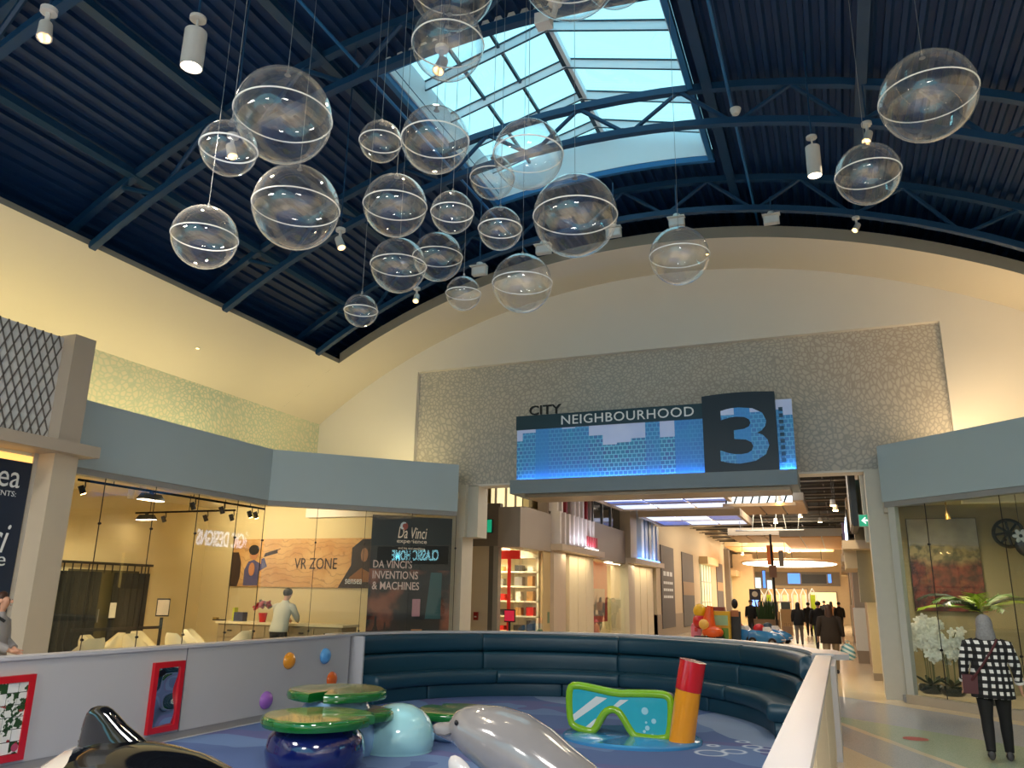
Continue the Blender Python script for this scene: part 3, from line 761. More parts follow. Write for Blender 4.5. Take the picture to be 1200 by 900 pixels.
# right barrier
rb = thing('play_barrier', 'low barrier with a white top rail running along the right of the play area', 'barrier', (-.27, 6, 0))
mk('wall_panel', G().box(-.345, -.2, -1.5, 11.75, .0, 1.02), BARW, rb)
mk('cap_rail', G().box(-.365, -.18, -1.5, 11.9, 1.02, 1.07), CAPW, rb)
for ya in (2.2, 4.7, 7.2, 9.7): mk('outer_panel', G().box(-.2, -.188, ya+.02, ya+2.46, .08, 1.0), M('cream_laminate', (206, 192, 166), .4), rb)
mk('end_post', G().box(-.2, -.13, 10.3, 11.7, .0, 1.02), CAPW, rb)
mk('end_shelf', G().prism([(-.42, 11.35), (.03, 11.75), (.03, 12.0), (-.18, 12.75), (-.5, 12.6)], 1.0, 1.07), CAPW, rb)

# curved bench
VIN = M('teal_blue_vinyl', (22, 62, 80), .38, var=.05, scale=4)
be = thing('curved_bench', 'long curved bench upholstered in dark teal blue vinyl around the back of the play area', 'bench', PC)
def rrect(r0, r1, z0, z1, k, n=4):
    out = []
    for cx_, cz_, a0 in ((r1-k, z1-k, 0), (r0+k, z1-k, PI/2), (r0+k, z0+k, PI), (r1-k, z0+k, 3*PI/2)):
        for i in range(n+1):
            a = a0+PI/2*i/n; out.append((cx_+k*math.cos(a), cz_+k*math.sin(a)))
    return out
def cush(nm, prof, a0, a1, n=18):
    g = G(); c0 = PC; rings = []
    rm = sum(p[0] for p in prof)/len(prof); zm = sum(p[1] for p in prof)/len(prof)
    A = [a0+.1, a0+.35, a0+1.]+[a0+1+(a1-a0-2)*i/n for i in range(1, n)]+[a1-1., a1-.35, a1-.1]
    for a in A:
        e = min(a-a0, a1-a); s = 1-.10*max(0, 1-e/1.)**2
        ar = D2R(a); rings.append([c0+V(((rm+(r-rm)*s)*math.cos(ar), (rm+(r-rm)*s)*math.sin(ar), zm+(z-zm)*s)) for r, z in prof])
    g.loft(rings); return mk(nm, g, VIN, be, sharp=1.2)
angs = [3, 45, 87, 129, 172.5]
for a0, a1 in zip(angs[:-1], angs[1:]):
    cush('upper_back_cushion', rrect(3.42, 3.66, .74, 1.045, .09), a0, a1)
    cush('lower_back_cushion', rrect(3.36, 3.66, .40, .735, .07), a0, a1)
off = [3, 43, 84.5, 126, 172.5]
for a0, a1 in zip(off[:-1], off[1:]):
    cush('seat_cushion', rrect(2.98, 3.5, .22, .45, .085), a0, a1)
off2 = [3, 52, 104, 150, 172.5]
for a0, a1 in zip(off2[:-1], off2[1:]):
    cush('kick_panel', rrect(3.07, 3.5, .012, .22, .01), a0, a1)
mk('back_wall', G().sweep_arc([(3.66, 0), (3.82, 0), (3.82, 1.05), (3.66, 1.05)], PC, D2R(2), D2R(178), 40), BARW, be)
mk('cap_ledge', G().sweep_arc([(3.6, 1.05), (3.86, 1.05), (3.86, 1.085), (3.6, 1.085)], PC, D2R(4), D2R(178), 48), CAPW, be)
mk('end_trim', G().sweep_arc([(3.3, .02), (3.66, .02), (3.66, 1.05), (3.3, 1.05)], PC, D2R(172.6), D2R(173.2), 2), CAPW, be, label='white end strip')

# ---- frames on the left barrier
RED = M('red_frame_paint', (190, 10, 28), .35, coat=.3)
def redframe(y0, y1, z0, z1, lab, nm, cat):
    o = thing(nm, lab, cat, (-7.5, (y0+y1)/2, z0)); wd = .065
    g = G(); X0, X1 = -7.5, -7.455
    g.box(X0, X1, y0, y0+wd, z0, z1); g.box(X0, X1, y1-wd, y1, z0, z1); g.box(X0, X1, y0+wd, y1-wd, z0, z0+wd); g.box(X0, X1, y0+wd, y1-wd, z1-wd, z1)
    mk('frame', g, RED, o); return o, wd
o, wd = redframe(7.43, 7.90, .13, .91, 'red framed wavy fun mirror on the left barrier', 'fun_mirror', 'mirror')
g = G(); ny, nz_ = 10, 24; y0, y1, z0, z1 = 7.43+wd, 7.9-wd, .13+wd, .91-wd
rows = [[(-7.485+.012*math.sin(14*(z0+(z1-z0)*j/nz_))*math.cos(6*(y0+(y1-y0)*i/ny)), y0+(y1-y0)*i/ny, z0+(z1-z0)*j/nz_) for i in range(ny+1)] for j in range(nz_+1)]
g.loft(rows, cap=False, closed=False); mk('mirror_sheet', g, M('mirror_metal', (205, 210, 218), .03, 1., var=0), o)
o, wd = redframe(5.02, 5.92, .13, .91, 'red framed board of picture tiles cut by the left edge of the photo', 'picture_board', 'board')
mk('backing', G().box(-7.5, -7.478, 5.06, 5.88, .17, .87), M('dark_backing', (20, 30, 22), .6), o)
t = NT('tile_print'); pr = t.n('ObjectInfo'); nzz = t.noise(14., detail=4)
cc = t.mix(t.step(nzz, .5), (222, 222, 214), (40, 72, 36)); cc = t.mix(t.step(t.noise(9., detail=1), .66), cc, (150, 40, 36)); t.base(cc, .3)
WT = M('white_tile', (224, 224, 218), .3)
for r in range(6):
    for cidx in range(7):
        ya = 5.09+cidx*.112; za = .2+r*.111
        mk('tile', G().box(-7.478, -7.47, ya, ya+.104, za, za+.104), t.m if (r*7+cidx*3) % 5 else WT, o, smooth=False)
mk('round_emblem', G().lathe([(.022, 0), (.034, 0), (.034, .004), (.022, .004)], (0, 0, 0), 16, m=MX(((0, 0, 1, 0), (1, 0, 0, 0), (0, 1, 0, 0), (0, 0, 0, 1)))) if False else G().cyl((-7.47, 5.814, .252), (-7.466, 5.814, .252), .036, n=16), M('pinkish_print', (176, 70, 96), .4), o)
def knob(py, pz, col, lab, nm):
    o = mk(nm, G().ell((-7.5, py, pz), (.075, .13, .118), 18, 12), M('gloss_'+lab.split()[0], col, .12, coat=.6)); tag(o, lab, 'bump', 'egg shaped wall bumps')
knob(9.97, .77, (236, 152, 28), 'orange glossy egg bump on the left barrier, upper left of the four', 'egg_bump')
knob(10.86, .78, (96, 166, 226), 'blue glossy egg bump on the left barrier near the bench', 'egg_bump')
knob(9.53, .28, (154, 96, 186), 'purple glossy egg bump low on the left barrier', 'egg_bump')
knob(11.08, .42, (226, 98, 24), 'vermilion egg bump just showing above the rear lily pad seat', 'egg_bump')

# ---- lily pad seats
GRN = M('gloss_leaf_green', (14, 92, 36), .12, coat=.7, var=.15, scale=5)
t = NT('lily_top'); n1 = t.noise(3.5, detail=2); n2 = t.noise(11., detail=2)
cc = t.mix(t.ramp(n1, .4, .6), (58, 118, 60), (176, 164, 110)); cc = t.mix(t.math('MULTIPLY', n2, .3), cc, (110, 140, 70)); t.base(cc, .15, .7); LTOP = t.m
NAVYP = M('gloss_deep_navy', (14, 26, 84), .1, coat=.8, var=.1); LBP = M('gloss_light_blue', (136, 176, 216), .12, coat=.7)
def lily(c, r, zt, potmat, potr, lab, notch=0., potz=0., pot=True):
    o = thing('lily_pad_seat', lab, 'seat', c, notch)
    if pot: mk('pot', G().lathe([(potr*.82, 0), (potr*.97, zt*.2), (potr*1.02, zt*.5), (potr*.96, zt*.8), (potr*.8, zt*.98), (0, zt*.98)], (0, 0, 0), 30), potmat, o, local=True)
    def outline(rr):
        P = []
        for i in range(41):
            a = .16+(2*PI-.32)*i/40; P.append((rr*math.cos(a)*(1+.03*math.sin(3*a)), rr*math.sin(a)*(1+.03*math.cos(4*a))))
        return P+[(rr*.45, 0)]
    g = G(); rings = []
    for s, dz in ((.9, 0), (.985, .012), (1, .035), (1, .07), (.985, .09), (.95, .1)):
        rings.append([(x*s, y*s, zt+dz) for x, y in outline(r)])
    g.loft(rings); mk('leaf_rim', g, GRN, o, local=True)
    mk('leaf_top', G().prism([(x*.93, y*.93) for x, y in outline(r)], zt+.1, zt+.106), LTOP, o, local=True)
    return o
c1 = pZ(372, 844, .5); lily((c1.x, c1.y, .012), .56, .44, NAVYP, .48, 'green lily pad seat on a dark navy pot, nearest of the stack', D2R(20))
c2 = pZ(395, 813, .62); lily((c2.x, c2.y, .012), .56, .56, LBP, .42, 'green lily pad seat on a light blue pot, tallest, behind the navy pot', D2R(-80))
c3 = pZ(392, 829, .46); lily((c3.x+.38, c3.y-.12, .012), .42, .36, LBP, .22, 'low green lily pad squeezed between the two taller lily seats', D2R(30))
c4 = pZ(537, 833, .33); lily((c4.x, c4.y, .012), .52, .24, LBP, .42, 'low green lily pad seat behind the dolphin head', D2R(150))
dm = thing('play_dome', 'glossy pale blue dome beside the lily pad seats', 'dome', (-4.86, 8.58, .012))
mk('dome_shell', G().lathe([(.40, 0), (.425, .06), (.43, .14), (.41, .25), (.36, .35), (.27, .43), (.15, .485), (.05, .5), (.001, .502)], (0, 0, 0), 36), M('gloss_pale_aqua', (152, 204, 216), .1, coat=.8), dm, local=True)
mk('base_rim', G().lathe([(.39, 0), (.41, .0), (.41, .02), (.39, .02)], (0, 0, 0), 30), M('gloss_pale_aqua'), dm, local=True)

# ---- orca
ok = thing('orca_sculpture', 'glossy black orca sculpture with a tall dorsal fin at the lower left', 'sculpture', (-5.1, 5.0, 0))
t = NT('orca_paint'); x, y, z = t.xyz()
ex = t.math('DIVIDE', t.math('ADD', x, .66), .25); ez = t.math('DIVIDE', t.math('SUBTRACT', z, .45), .10)
sad = t.math('LESS_THAN', t.math('ADD', t.math('POWER', ex, 2.), t.math('POWER', ez, 2.)), 1.)
sad = t.math('MULTIPLY', sad, t.step(t.math('MULTIPLY', y, -1.), -.1))
bel = t.step(t.math('MULTIPLY', z, -1.), -.13)
c = t.mix(sad, (10, 11, 14), (200, 190, 176)); c = t.mix(bel, c, (214, 208, 198))
far = t.math('MULTIPLY', t.step(y, .2), t.step(x, .05)); c = t.mix(far, c, (196, 180, 156)); t.base(c, .07, .8)
prof = [(-1.75, .06, .05, .05), (-1.45, .16, .09, .10), (-1.1, .28, .16, .18), (-.86, .40, .23, .25), (-.6, .54, .29, .31), (-.3, .60, .33, .35), (0, .625, .35, .37), (.3, .61, .35, .36), (.6, .57, .33, .34), (.85, .5, .3, .30), (1.1, .4, .24, .24), (1.3, .28, .16, .17), (1.42, .18, .08, .08)]
g = G(); rings = []
for X, top, hz, wy in prof:
    hz = max(hz, top/2*.98); zc_ = top-hz
    rings.append([(X, wy*math.cos(2*PI*j/22), zc_+hz*math.sin(2*PI*j/22)) for j in range(22)])
g.loft(rings); mk('body', g, t.m, ok, local=True)
g = G(); fin = []
for z_, xa, xb, wy in ((.48, -.62, .3, .10), (.58, -.61, .16, .09), (.64, -.6, .04, .08), (.72, -.585, -.14, .07), (.78, -.56, -.24, .065), (.82, -.52, -.31, .05), (.84, -.46, -.36, .025)):
    cx_, rx_ = (xa+xb)/2, (xb-xa)/2
    fin.append([(cx_+rx_*math.cos(2*PI*j/20), wy*math.sin(2*PI*j/20), z_) for j in range(20)])
g.loft(fin); mk('dorsal_fin', g, M('orca_black', (10, 11, 14), .07, coat=.8), ok, local=True)
for s in (-1, 1):
    g = G(); mk('flipper', G().ell((.55, s*.42, .14), (.16, .3, .04), 16, 8, m=MX.Rotation(s*.5, 3, 'Z')), M('orca_black'), ok, local=True)
mk('fluke', G().ell((-1.8, 0, .06), (.16, .45, .04), 16, 8), M('orca_black'), ok, local=True)

# ---- dolphin
dp_ = thing('dolphin_sculpture', 'glossy grey dolphin sculpture, head raised to the left', 'sculpture', (-2.9, 6.8, 0))
DOLM = M('gloss_dolphin_grey', (132, 130, 131), .14, coat=.7, var=.06, scale=3)
up = [(508, 849), (513, 846.5), (521, 846), (527, 845.5), (531, 840), (537, 831.5), (548, 827), (563, 825.5), (590, 828), (617.5, 837), (645, 855), (670, 877), (696, 897.5), (725, 930), (745, 962)]
lo = [(508, 855), (514, 862.5), (523, 866.5), (530, 870), (535, 873), (541, 879), (550, 887), (562, 896), (580, 912), (600, 930), (625, 948), (650, 962), (680, 975), (712, 985), (738, 992)]
wf = [.8, .95, .8, .75, .8, .95, 1., 1., .98, .95, .95, .95, .9, .85, .8]
g = G(); rings = []; base = V((-2.9, 6.8, 0))
for a, b, k in zip(up, lo, wf):
    A, B = pY(*a, 6.8)-base, pY(*b, 6.8)-base; c_ = (A+B)/2; h_ = (A-B)/2; wy = h_.length*k
    rings.append([c_+h_*math.sin(2*PI*j/24)+V((0, wy*math.cos(2*PI*j/24), 0)) for j in range(24)])
g.loft(rings); mk('body', g, DOLM, dp_, local=True, sharp=1.3)
e = pY(545.5, 843.4, 6.8)-base
def side_y(px, pz_):
    """half width of the body at local height"""
    best = min(range(len(rings)), key=lambda i: abs(sum(p.x for p in rings[i])/24-px)); R_ = rings[best]; zs = [p.z for p in R_]; c0, h0 = (max(zs)+min(zs))/2, (max(zs)-min(zs))/2
    return max(p.y for p in R_)*math.sqrt(max(.02, 1-((pz_-c0)/h0)**2))
mk('eye', G().ell((e.x, -side_y(e.x, e.z)-.002, e.z), (.018, .014, .022), 12, 8), BLACK, dp_, local=True)
mk('eye', G().ell((e.x, side_y(e.x, e.z)+.002, e.z), (.018, .014, .022), 12, 8), BLACK, dp_, local=True)
mp_ = [pY(*q, 6.8)-base for q in ((509, 857), (516, 860), (525, 861), (534, 858), (542, 855.5), (544, 851))]
mk('mouth_line', G().tube([(p.x, -side_y(p.x, p.z)-.004, p.z) for i, p in enumerate(mp_)], .009, 6), M('dark_dolphin_grey', (84, 82, 84), .2, coat=.5), dp_, local=True)
mk('flipper', G().ell(pY(557, 905, 6.8)-base+V((0, -.24, 0)), (.2, .05, .10), 16, 8, m=MX.Rotation(.9, 3, 'Y')), M('pale_dolphin_belly', (196, 194, 194), .15, coat=.6), dp_, local=True)
mk('flipper', G().ell(pY(575, 925, 6.8)-base+V((0, .24, 0)), (.2, .05, .10), 16, 8, m=MX.Rotation(.9, 3, 'Y')), M('pale_dolphin_belly'), dp_, local=True)
tl = pY(747, 982, 6.8)-base
mk('tail_fluke', G().ell((tl.x+.1, 0, .06), (.14, .3, .035), 16, 8), DOLM, dp_, local=True)
mk('plinth', G().prism([(.5*math.cos(a)*1.7+.2, .38*math.sin(a)) for a in [2*PI*i/32 for i in range(32)]], .0, .05), M('sea_blue_plinth', (60, 120, 176), .3, coat=.4), dp_, local=True)

# ---- dive mask and snorkel
mb = thing('dive_mask_sculpture', 'giant lime green dive mask sculpture with teal lens and orange snorkel', 'sculpture', (-2.6, 10.55, .012))
YM = 10.5; mbase = V((-2.6, 10.55, .012))
LIME = M('gloss_lime', (126, 178, 26), .15, coat=.6, var=.05); 
mk('base_disc', G().lathe([(0, 0), (1, 0), (1.0, .03), (.97, .05), (0, .05)], (0, 0, 0), 44, m=MX.Diagonal((.88, .78, 1))), M('gloss_sea_blue', (58, 136, 190), .2, coat=.5), mb, local=True)
path = [(668, 806), (674, 802.5), (693, 806), (724, 813), (743, 812.5), (775, 813.5), (783, 816), (787, 824), (785.5, 860), (779, 866.5), (748, 863.5), (741, 860), (728, 836.5), (721, 831), (713, 831.5), (706, 838), (697, 856), (690, 857), (674, 851.5), (669, 846), (667, 823)]
W = [pY(*p, YM)-mbase for p in path]
fr_ = []
for i in range(len(W)):                                                # smooth the outline
    a, b = W[i], W[(i+1) % len(W)]; fr_ += [a*.75+b*.25, a*.25+b*.75]
mk('frame', G().tube(fr_, .05, 10, loop=True), LIME, mb, local=True)
g = G(); poly = [(p.x, p.z) for p in fr_]
mk('skirt', G().prism([(x, z) for x, z in poly], -.02, .28, MXZ), M('dark_mask_rubber', (40, 34, 40), .4), mb, local=True)
TEAL = M('gloss_teal_lens', (44, 166, 186), .12, coat=.7, var=.06)
mk('lens', G().prism(poly, -.065, -.03, MXZ), TEAL, mb, local=True)
STR = M('pale_stripe', (206, 214, 214), .2, coat=.4)
def decal(pts): 
    q = [pY(*p, YM)-mbase for p in pts]; mk('lens_stripe', G().prism([(p.x, p.z) for p in q], -.069, -.06, MXZ), STR, mb, local=True)
decal([(699, 816), (712, 818), (673, 845), (671, 838)]); decal([(727, 820), (737, 820), (724, 829), (718.5, 827.5)]); decal([(698, 842), (702, 843), (692, 854), (685, 853)])
for bx, by, br_ in ((756, 833, 3.6), (766.5, 845, 2.5), (759, 853, 2.4), (757.5, 846.5, 1.2), (755.5, 857, 1.5), (765, 861.5, 1.5)):
    p = pY(bx, by, YM)-mbase; rr = br_*.0122
    mk('painted_bubble', G().cyl((p.x, -.07, p.z), (p.x, -.06, p.z), rr, n=12), M('pale_bubble_paint', (160, 208, 220), .2, coat=.4), mb, local=True)
b0, b1, b2 = [pY(*p, 10.42)-mbase for p in ((798.5, 872), (806.5, 809), (812, 774.5))]
mk('snorkel_tube', G().cyl(b0, b1, .155, .155, 24), M('gloss_orange', (244, 128, 12), .14, coat=.7), mb, local=True)
mk('snorkel_top', G().tube([b1, b1+(b2-b1)*.02, b2, b2, b2-(b2-b1)*.3], [.155, .162, .162, .13, .125], 24), M('gloss_red', (206, 20, 34), .14, coat=.7), mb, local=True)

# ================================================================== PEOPLE
SKINM = M('skin', (196, 146, 120), .55, var=.03)
def skin(name, nodes, links, mat, parent, sub=1, label=None):
    """nodes: {key: (x,y,z,r) or (x,y,z,rx,ry)}; one continuous skinned mesh rooted at the first node"""
    keys = list(nodes); idx = {k: i for i, k in enumerate(keys)}
    me = bpy.data.meshes.new(name); me.from_pydata([nodes[k][:3] for k in keys], [(idx[a], idx[b]) for a, b in links], [])
    o = bpy.data.objects.new(name, me); COL.objects.link(o); o.parent = parent
    md = o.modifiers.new('Skin', 'SKIN'); md.use_smooth_shade = True; md.branch_smoothing = .5
    for i, k in enumerate(keys):
        n = nodes[k]; me.skin_vertices[0].data[i].radius = (n[3], n[4] if len(n) > 4 else n[3])
        me.skin_vertices[0].data[i].use_root = (i == 0)
    sb = o.modifiers.new('Subdivision', 'SUBSURF'); sb.levels = sub; sb.render_levels = sub
    me.materials.append(mat); return tag(o, label)
def person(label, loc, rz, h, top, legs, shoes, hair, hairstyle='short', stride=.12, armL=None, armR=None, lean=0., coat_len=.86, group=None, fingers=True, wide=1., skirt=0., cuff=None):
    """figure faces local +y. armL/armR: (elbow xyz, wrist xyz) overrides for a 1.7 m figure"""
    o = thing('person', label, 'person', loc, rz, group); k = h/1.7
    def s(x, y, z, *r): 
        y = y+lean*max(0, z-.9); return (x*k*wide, y*k, z*k)+tuple(q*k for q in r)
    aL = armL or ((-.235, -.04, 1.13), (-.25, .05, .90)); aR = armR or ((.235, -.03, 1.13), (.25, .03, .90))
    J = {'pel': (0, 0, .95, .125), 'spi': (0, -.005, 1.12, .115), 'che': (0, -.01, 1.30, .125), 'nb': (0, -.012, 1.43, .07), 'nk': (0, .0, 1.49, .052), 'hb': (0, .015, 1.54, .07), 'hm': (0, .025, 1.605, .088), 'ht': (0, .018, 1.665, .068)}
    Lk = [('pel', 'spi'), ('spi', 'che'), ('che', 'nb'), ('nb', 'nk'), ('nk', 'hb'), ('hb', 'hm'), ('hm', 'ht')]
    hands = []
    for sd, sx, A in (('L', -1, aL), ('R', 1, aR)):
        e, w_ = A
        J['sh'+sd] = (sx*.165, -.012, 1.385, .06); J['el'+sd] = (*e, .043); J['wr'+sd] = (*w_, .029)
        d = (V(w_)-V(e)).normalized(); hp = V(w_)+d*.07; J['ha'+sd] = (*hp, .034)
        Lk += [('che', 'sh'+sd), ('sh'+sd, 'el'+sd), ('el'+sd, 'wr'+sd), ('wr'+sd, 'ha'+sd)]
        hands.append((sd, sx, hp, d))
        f = stride*sx
        J['hi'+sd] = (sx*.085, 0, .89, .092); J['kn'+sd] = (sx*.09, f*.55+.035, .49, .06); J['an'+sd] = (sx*.09, f-(.05 if f < 0 else 0), .09+(.03 if f < 0 else 0), .04); J['to'+sd] = (sx*.1, f+.13-(.04 if f < 0 else 0), .035, .033)
        Lk += [('pel', 'hi'+sd), ('hi'+sd, 'kn'+sd), ('kn'+sd, 'an'+sd), ('an'+sd, 'to'+sd)]
    if fingers:
        for sd, sx, hp, d in hands:
            side = V((0, 1, 0)) if abs(d.y) < .8 else V((0, 0, 1)); side = (side-d*side.dot(d)).normalized(); inn = d.cross(side)*sx
            for i, (off, ln) in enumerate(((-.027, .06), (-.009, .075), (.009, .08), (.027, .07))):
                b = hp+side*off+d*.02; m_ = b+d*ln*.5; t_ = b+d*ln+inn*.02
                J[f'f{sd}{i}b'] = (*m_, .0085); J[f'f{sd}{i}t'] = (*t_, .007); Lk += [('ha'+sd, f'f{sd}{i}b'), (f'f{sd}{i}b', f'f{sd}{i}t')]
            b = hp+side*.035-d*.01; J[f'th{sd}'] = (*b, .011); J[f'th{sd}t'] = (*(b+side*.02+d*.045), .009); Lk += [('ha'+sd, f'th{sd}'), (f'th{sd}', f'th{sd}t')]
    skin('body', {a: s(*b) for a, b in J.items()}, Lk, SKINM, o, 1)
    # clothing: a fitted shell over torso and arms, and one over hips and legs
    def ringz(z, rx, ry, n=22, yo=-.012):
        return [V(s(rx*math.cos(2*PI*j/n), yo+ry*math.sin(2*PI*j/n), z)[:3]) for j in range(n)]
    g = G(); hw = .195 if coat_len < .84 else .18
    g.loft([ringz(coat_len, hw+.012, .15), ringz(coat_len+.01, hw+.02, .155), ringz(.98, hw+.012, .15), ringz(1.12, .178, .135), ringz(1.27, .195, .135), ringz(1.355, .19, .118), ringz(1.405, .15, .095), ringz(1.44, .085, .075), ringz(1.475, .068, .066)])
    for sd, sx, A in (('L', -1, aL), ('R', 1, aR)):
        e, w_ = V(A[0]), V(A[1]); S0 = V((sx*.12, -.012, 1.385)); S1 = V((sx*.185, -.014, 1.35)); q = e+(w_-e)*.9
        g.tube([V(s(*p)[:3]) for p in (S0, S1, S1+(e-S1)*.5, e, e+(q-e)*.5, q)], [.05*k, .078*k, .072*k, .064*k, .056*k, .05*k], 14)
    mk('jacket', g, top, o, local=True, sharp=1.3)
    if cuff:
        for sd, A in (('L', aL), ('R', aR)):
            e, w_ = V(s(*A[0])[:3]), V(s(*A[1])[:3]); a = e+(w_-e)*.86; b = e+(w_-e)*1.0; mk('cuff', G().cyl(a, b, .056*k, .052*k, 14), cuff, o, local=True)
    g = G(); g.loft([ringz(.80, .14, .115), ringz(.86, .178, .14), ringz(.95, .172, .135), ringz(1.04, .15, .115)])
    for sd in 'LR':
        hi, kn, an = V(J['hi'+sd][:3]), V(J['kn'+sd][:3]), V(J['an'+sd][:3])
        g.tube([V(s(*p)[:3]) for p in (hi+V((0, 0, .04)), hi+V((0, 0, -.05)), hi+(kn-hi)*.5, kn, kn+(an-kn)*.4, an+V((0, 0, .0)))], [.09*k, .105*k, .092*k, .07*k, .066*k, .05*k], 14)
    mk('trousers', g, legs, o, local=True, sharp=1.3)
    for sd in 'LR':
        an, to = V(s(*J['an'+sd])[:3]), V(s(*J['to'+sd])[:3]); g = G(); rings = []
        d = V((0, 1, 0)); z0 = max(.0, an.z-.09*k)
        for f, hh, ww in ((-.075, .06, .03), (-.06, .10, .042), (0, .105, .046), (.06, .075, .045), (.12, .055, .046), (.165, .04, .035), (.18, .02, .015)):
            c_ = V((an.x, an.y+f*k, z0)); n = 12
            rings.append([c_+V((ww*k*math.cos(2*PI*j/n), 0, max(0, hh*k*(.5+.5*math.sin(2*PI*j/n))))) for j in range(n)])
        g.loft(rings); mk('shoe', g, shoes, o, local=True)
    # head details
    hc = V(s(0, .02, 1.605)[:3])
    mk('nose', G().ell(hc+V((0, .095*k, -.005*k)), (.012*k, .018*k, .022*k), 8, 6), SKINM, o, local=True)
    for sx in (-1, 1):
        mk('ear', G().ell(hc+V((sx*.086*k, .0, .0)), (.01*k, .02*k, .03*k), 8, 6), SKINM, o, local=True)
        mk('eye', G().ell(hc+V((sx*.032*k, .083*k, .015*k)), (.011*k, .007*k, .007*k), 8, 6), BLACK, o, local=True)
    mk('mouth', G().ell(hc+V((0, .088*k, -.05*k)), (.022*k, .006*k, .006*k), 8, 6), M('lip', (150, 84, 80), .5), o, local=True)
    g = G()
    if hairstyle == 'short':
        g.ell(hc+V((0, -.018*k, .03*k)), (.098*k, .104*k, .088*k), 18, 10, m=MX.Rotation(.35, 3, 'X'), z0=-.45)
    else:
        n = 20; rings = []
        L_ = {'bob': .13, 'long': .36}[hairstyle]
        for z_, rx, ry, yo in ((.118, .01, .01, -.012), (.112, .034, .036, -.012), (.096, .06, .064, -.014), (.07, .08, .086, -.018), (.035, .091, .098, -.024), (-.01, .095, .101, -.032), (-.06, .094, .09, -.042), (-.07-L_*.4, .108, .075, -.062), (-.07-L_*.75, .112, .055, -.08), (-.07-L_, .075, .028, -.095)):
            rings.append([hc+V((rx*k*math.cos(2*PI*j/n)*(1+.05*math.sin(5*j)), (yo+ry*math.sin(2*PI*j/n)*(1 if math.sin(2*PI*j/n) < .2 else .55))*k, z_*k)) for j in range(n)])
        g.loft(rings)
    mk('hair', g, hair, o, local=True)
    return o, s
BLKC = M('black_cloth', (16, 16, 18), .85, var=.2, scale=20); CHAR = M('charcoal_cloth', (34, 30, 28), .85, var=.15)
BROWNJ = M('dark_brown_coat', (40, 30, 24), .85, var=.15); KHAKI = M('khaki_trousers', (140, 122, 98), .8); GREYP = M('grey_trousers', (116, 108, 98), .8)
DENIM = M('dark_denim', (40, 44, 56), .8); SHOE = M('dark_shoe', (22, 20, 20), .5); GREYH = M('grey_hair', (128, 126, 127), .6, var=.35, scale=45); BRNH = M('brown_hair', (62, 36, 24), .55, var=.25, scale=30); BLKH = M('black_hair', (18, 15, 14), .5, var=.2, scale=30)
# plaid shirt cloth: black and white buffalo check in object space
t = NT('buffalo_check'); x, y, z = t.xyz()
xx = t.math('ADD', x, t.math('MULTIPLY', t.math('SUBTRACT', t.noise(3., detail=1), .5), .06))
fa = t.step(t.math('FRACT', t.math('MULTIPLY', t.math('ADD', xx, t.math('MULTIPLY', y, .45)), 12.5)), .5); fb = t.step(t.math('FRACT', t.math('MULTIPLY', z, 12.5)), .5)
sm = t.math('ADD', fa, fb); c = t.mix(t.step(sm, .5), (222, 220, 216), (34, 34, 36)); c = t.mix(t.step(sm, 1.5), c, (12, 12, 14)); t.base(c, .85)
PLAID = t.m
o, s = person('grey haired woman in a black and white checked shirt and black leggings at the right', (1.56, 11.28, 0), D2R(-6), 1.60, PLAID, BLKC, SHOE, GREYH, 'bob', .10, coat_len=.72, wide=1.12, cuff=M('white_cuff', (220, 218, 214), .8), armL=((-.25, -.03, 1.12), (-.27, .04, .90)), armR=((.25, -.03, 1.12), (.27, .04, .90)))
BURG = M('burgundy_leather', (72, 16, 24), .5)
pts = [s(*q)[:3] for q in ((.10, -.12, 1.42), (.04, -.185, 1.3), (-.08, -.2, 1.1), (-.19, -.14, .93))]
mk('bag_strap', G().tube(pts, .014, 6), BURG, o, local=True)
mk('shoulder_bag', G().box(-.30, -.13, -.12, .06, .72, .93), BURG, o, local=True, label='burgundy bag worn at the left hip')

# ---- walkers in the corridor, seen from behind
def at_floor(px, py): p = pZ(px, py, 0); return (p.x, p.y, 0)
o, s = person('long haired woman in a dark brown coat carrying a striped shopping bag', (-.33, 22.1, 0), 0, 1.64, BROWNJ, KHAKI, SHOE, BRNH, 'long', .15, coat_len=.74, wide=1.2)
b = s(.27, .04, .78); bagM = NT('striped_bag'); x, y, z = bagM.xyz(); bagM.base(bagM.mix(bagM.step(bagM.math('FRACT', bagM.math('MULTIPLY', bagM.math('ADD', z, bagM.math('MULTIPLY', x, .5)), 9.)), .5), (96, 160, 176), (214, 226, 226)), .6)
bg_ = thing('shopping_bag', 'white and turquoise striped shopping bag held by the woman in the brown coat', 'bag', (-.33+b[0]+.06, 22.1+b[1], .34))
mk('sack', G().loft([[(rx*math.cos(2*PI*j/14)*(1+.06*math.sin(3*j+z_*20)), ry*math.sin(2*PI*j/14), z_) for j in range(14)] for z_, rx, ry in ((0, .12, .07), (.08, .17, .1), (.2, .175, .1), (.3, .14, .08), (.38, .05, .03))]), bagM.m, bg_, local=True)
mk('handle', G().tube([(-.03, 0, .36), (-.05, 0, .43), (0, 0, .45), (.05, 0, .43), (.03, 0, .36)], .01, 6), bagM.m, bg_, local=True)
person('man in a black jacket and dark jeans walking beside the woman in the brown coat', (pY(960, 730, 31.5).x, 31.5, 0), 0, 1.70, BLKC, DENIM, SHOE, BLKH, 'short', .13, wide=1.15)
mpos = V((pY(936, 730, 35.5).x, 35.5, 0))
o, s = person('woman in a black coat and grey trousers carrying two brown shopping bags', mpos, 0, 1.64, BLKC, GREYP, SHOE, BLKH, 'long', .12, coat_len=.78)
KRAFT = M('kraft_paper', (150, 116, 84), .7)
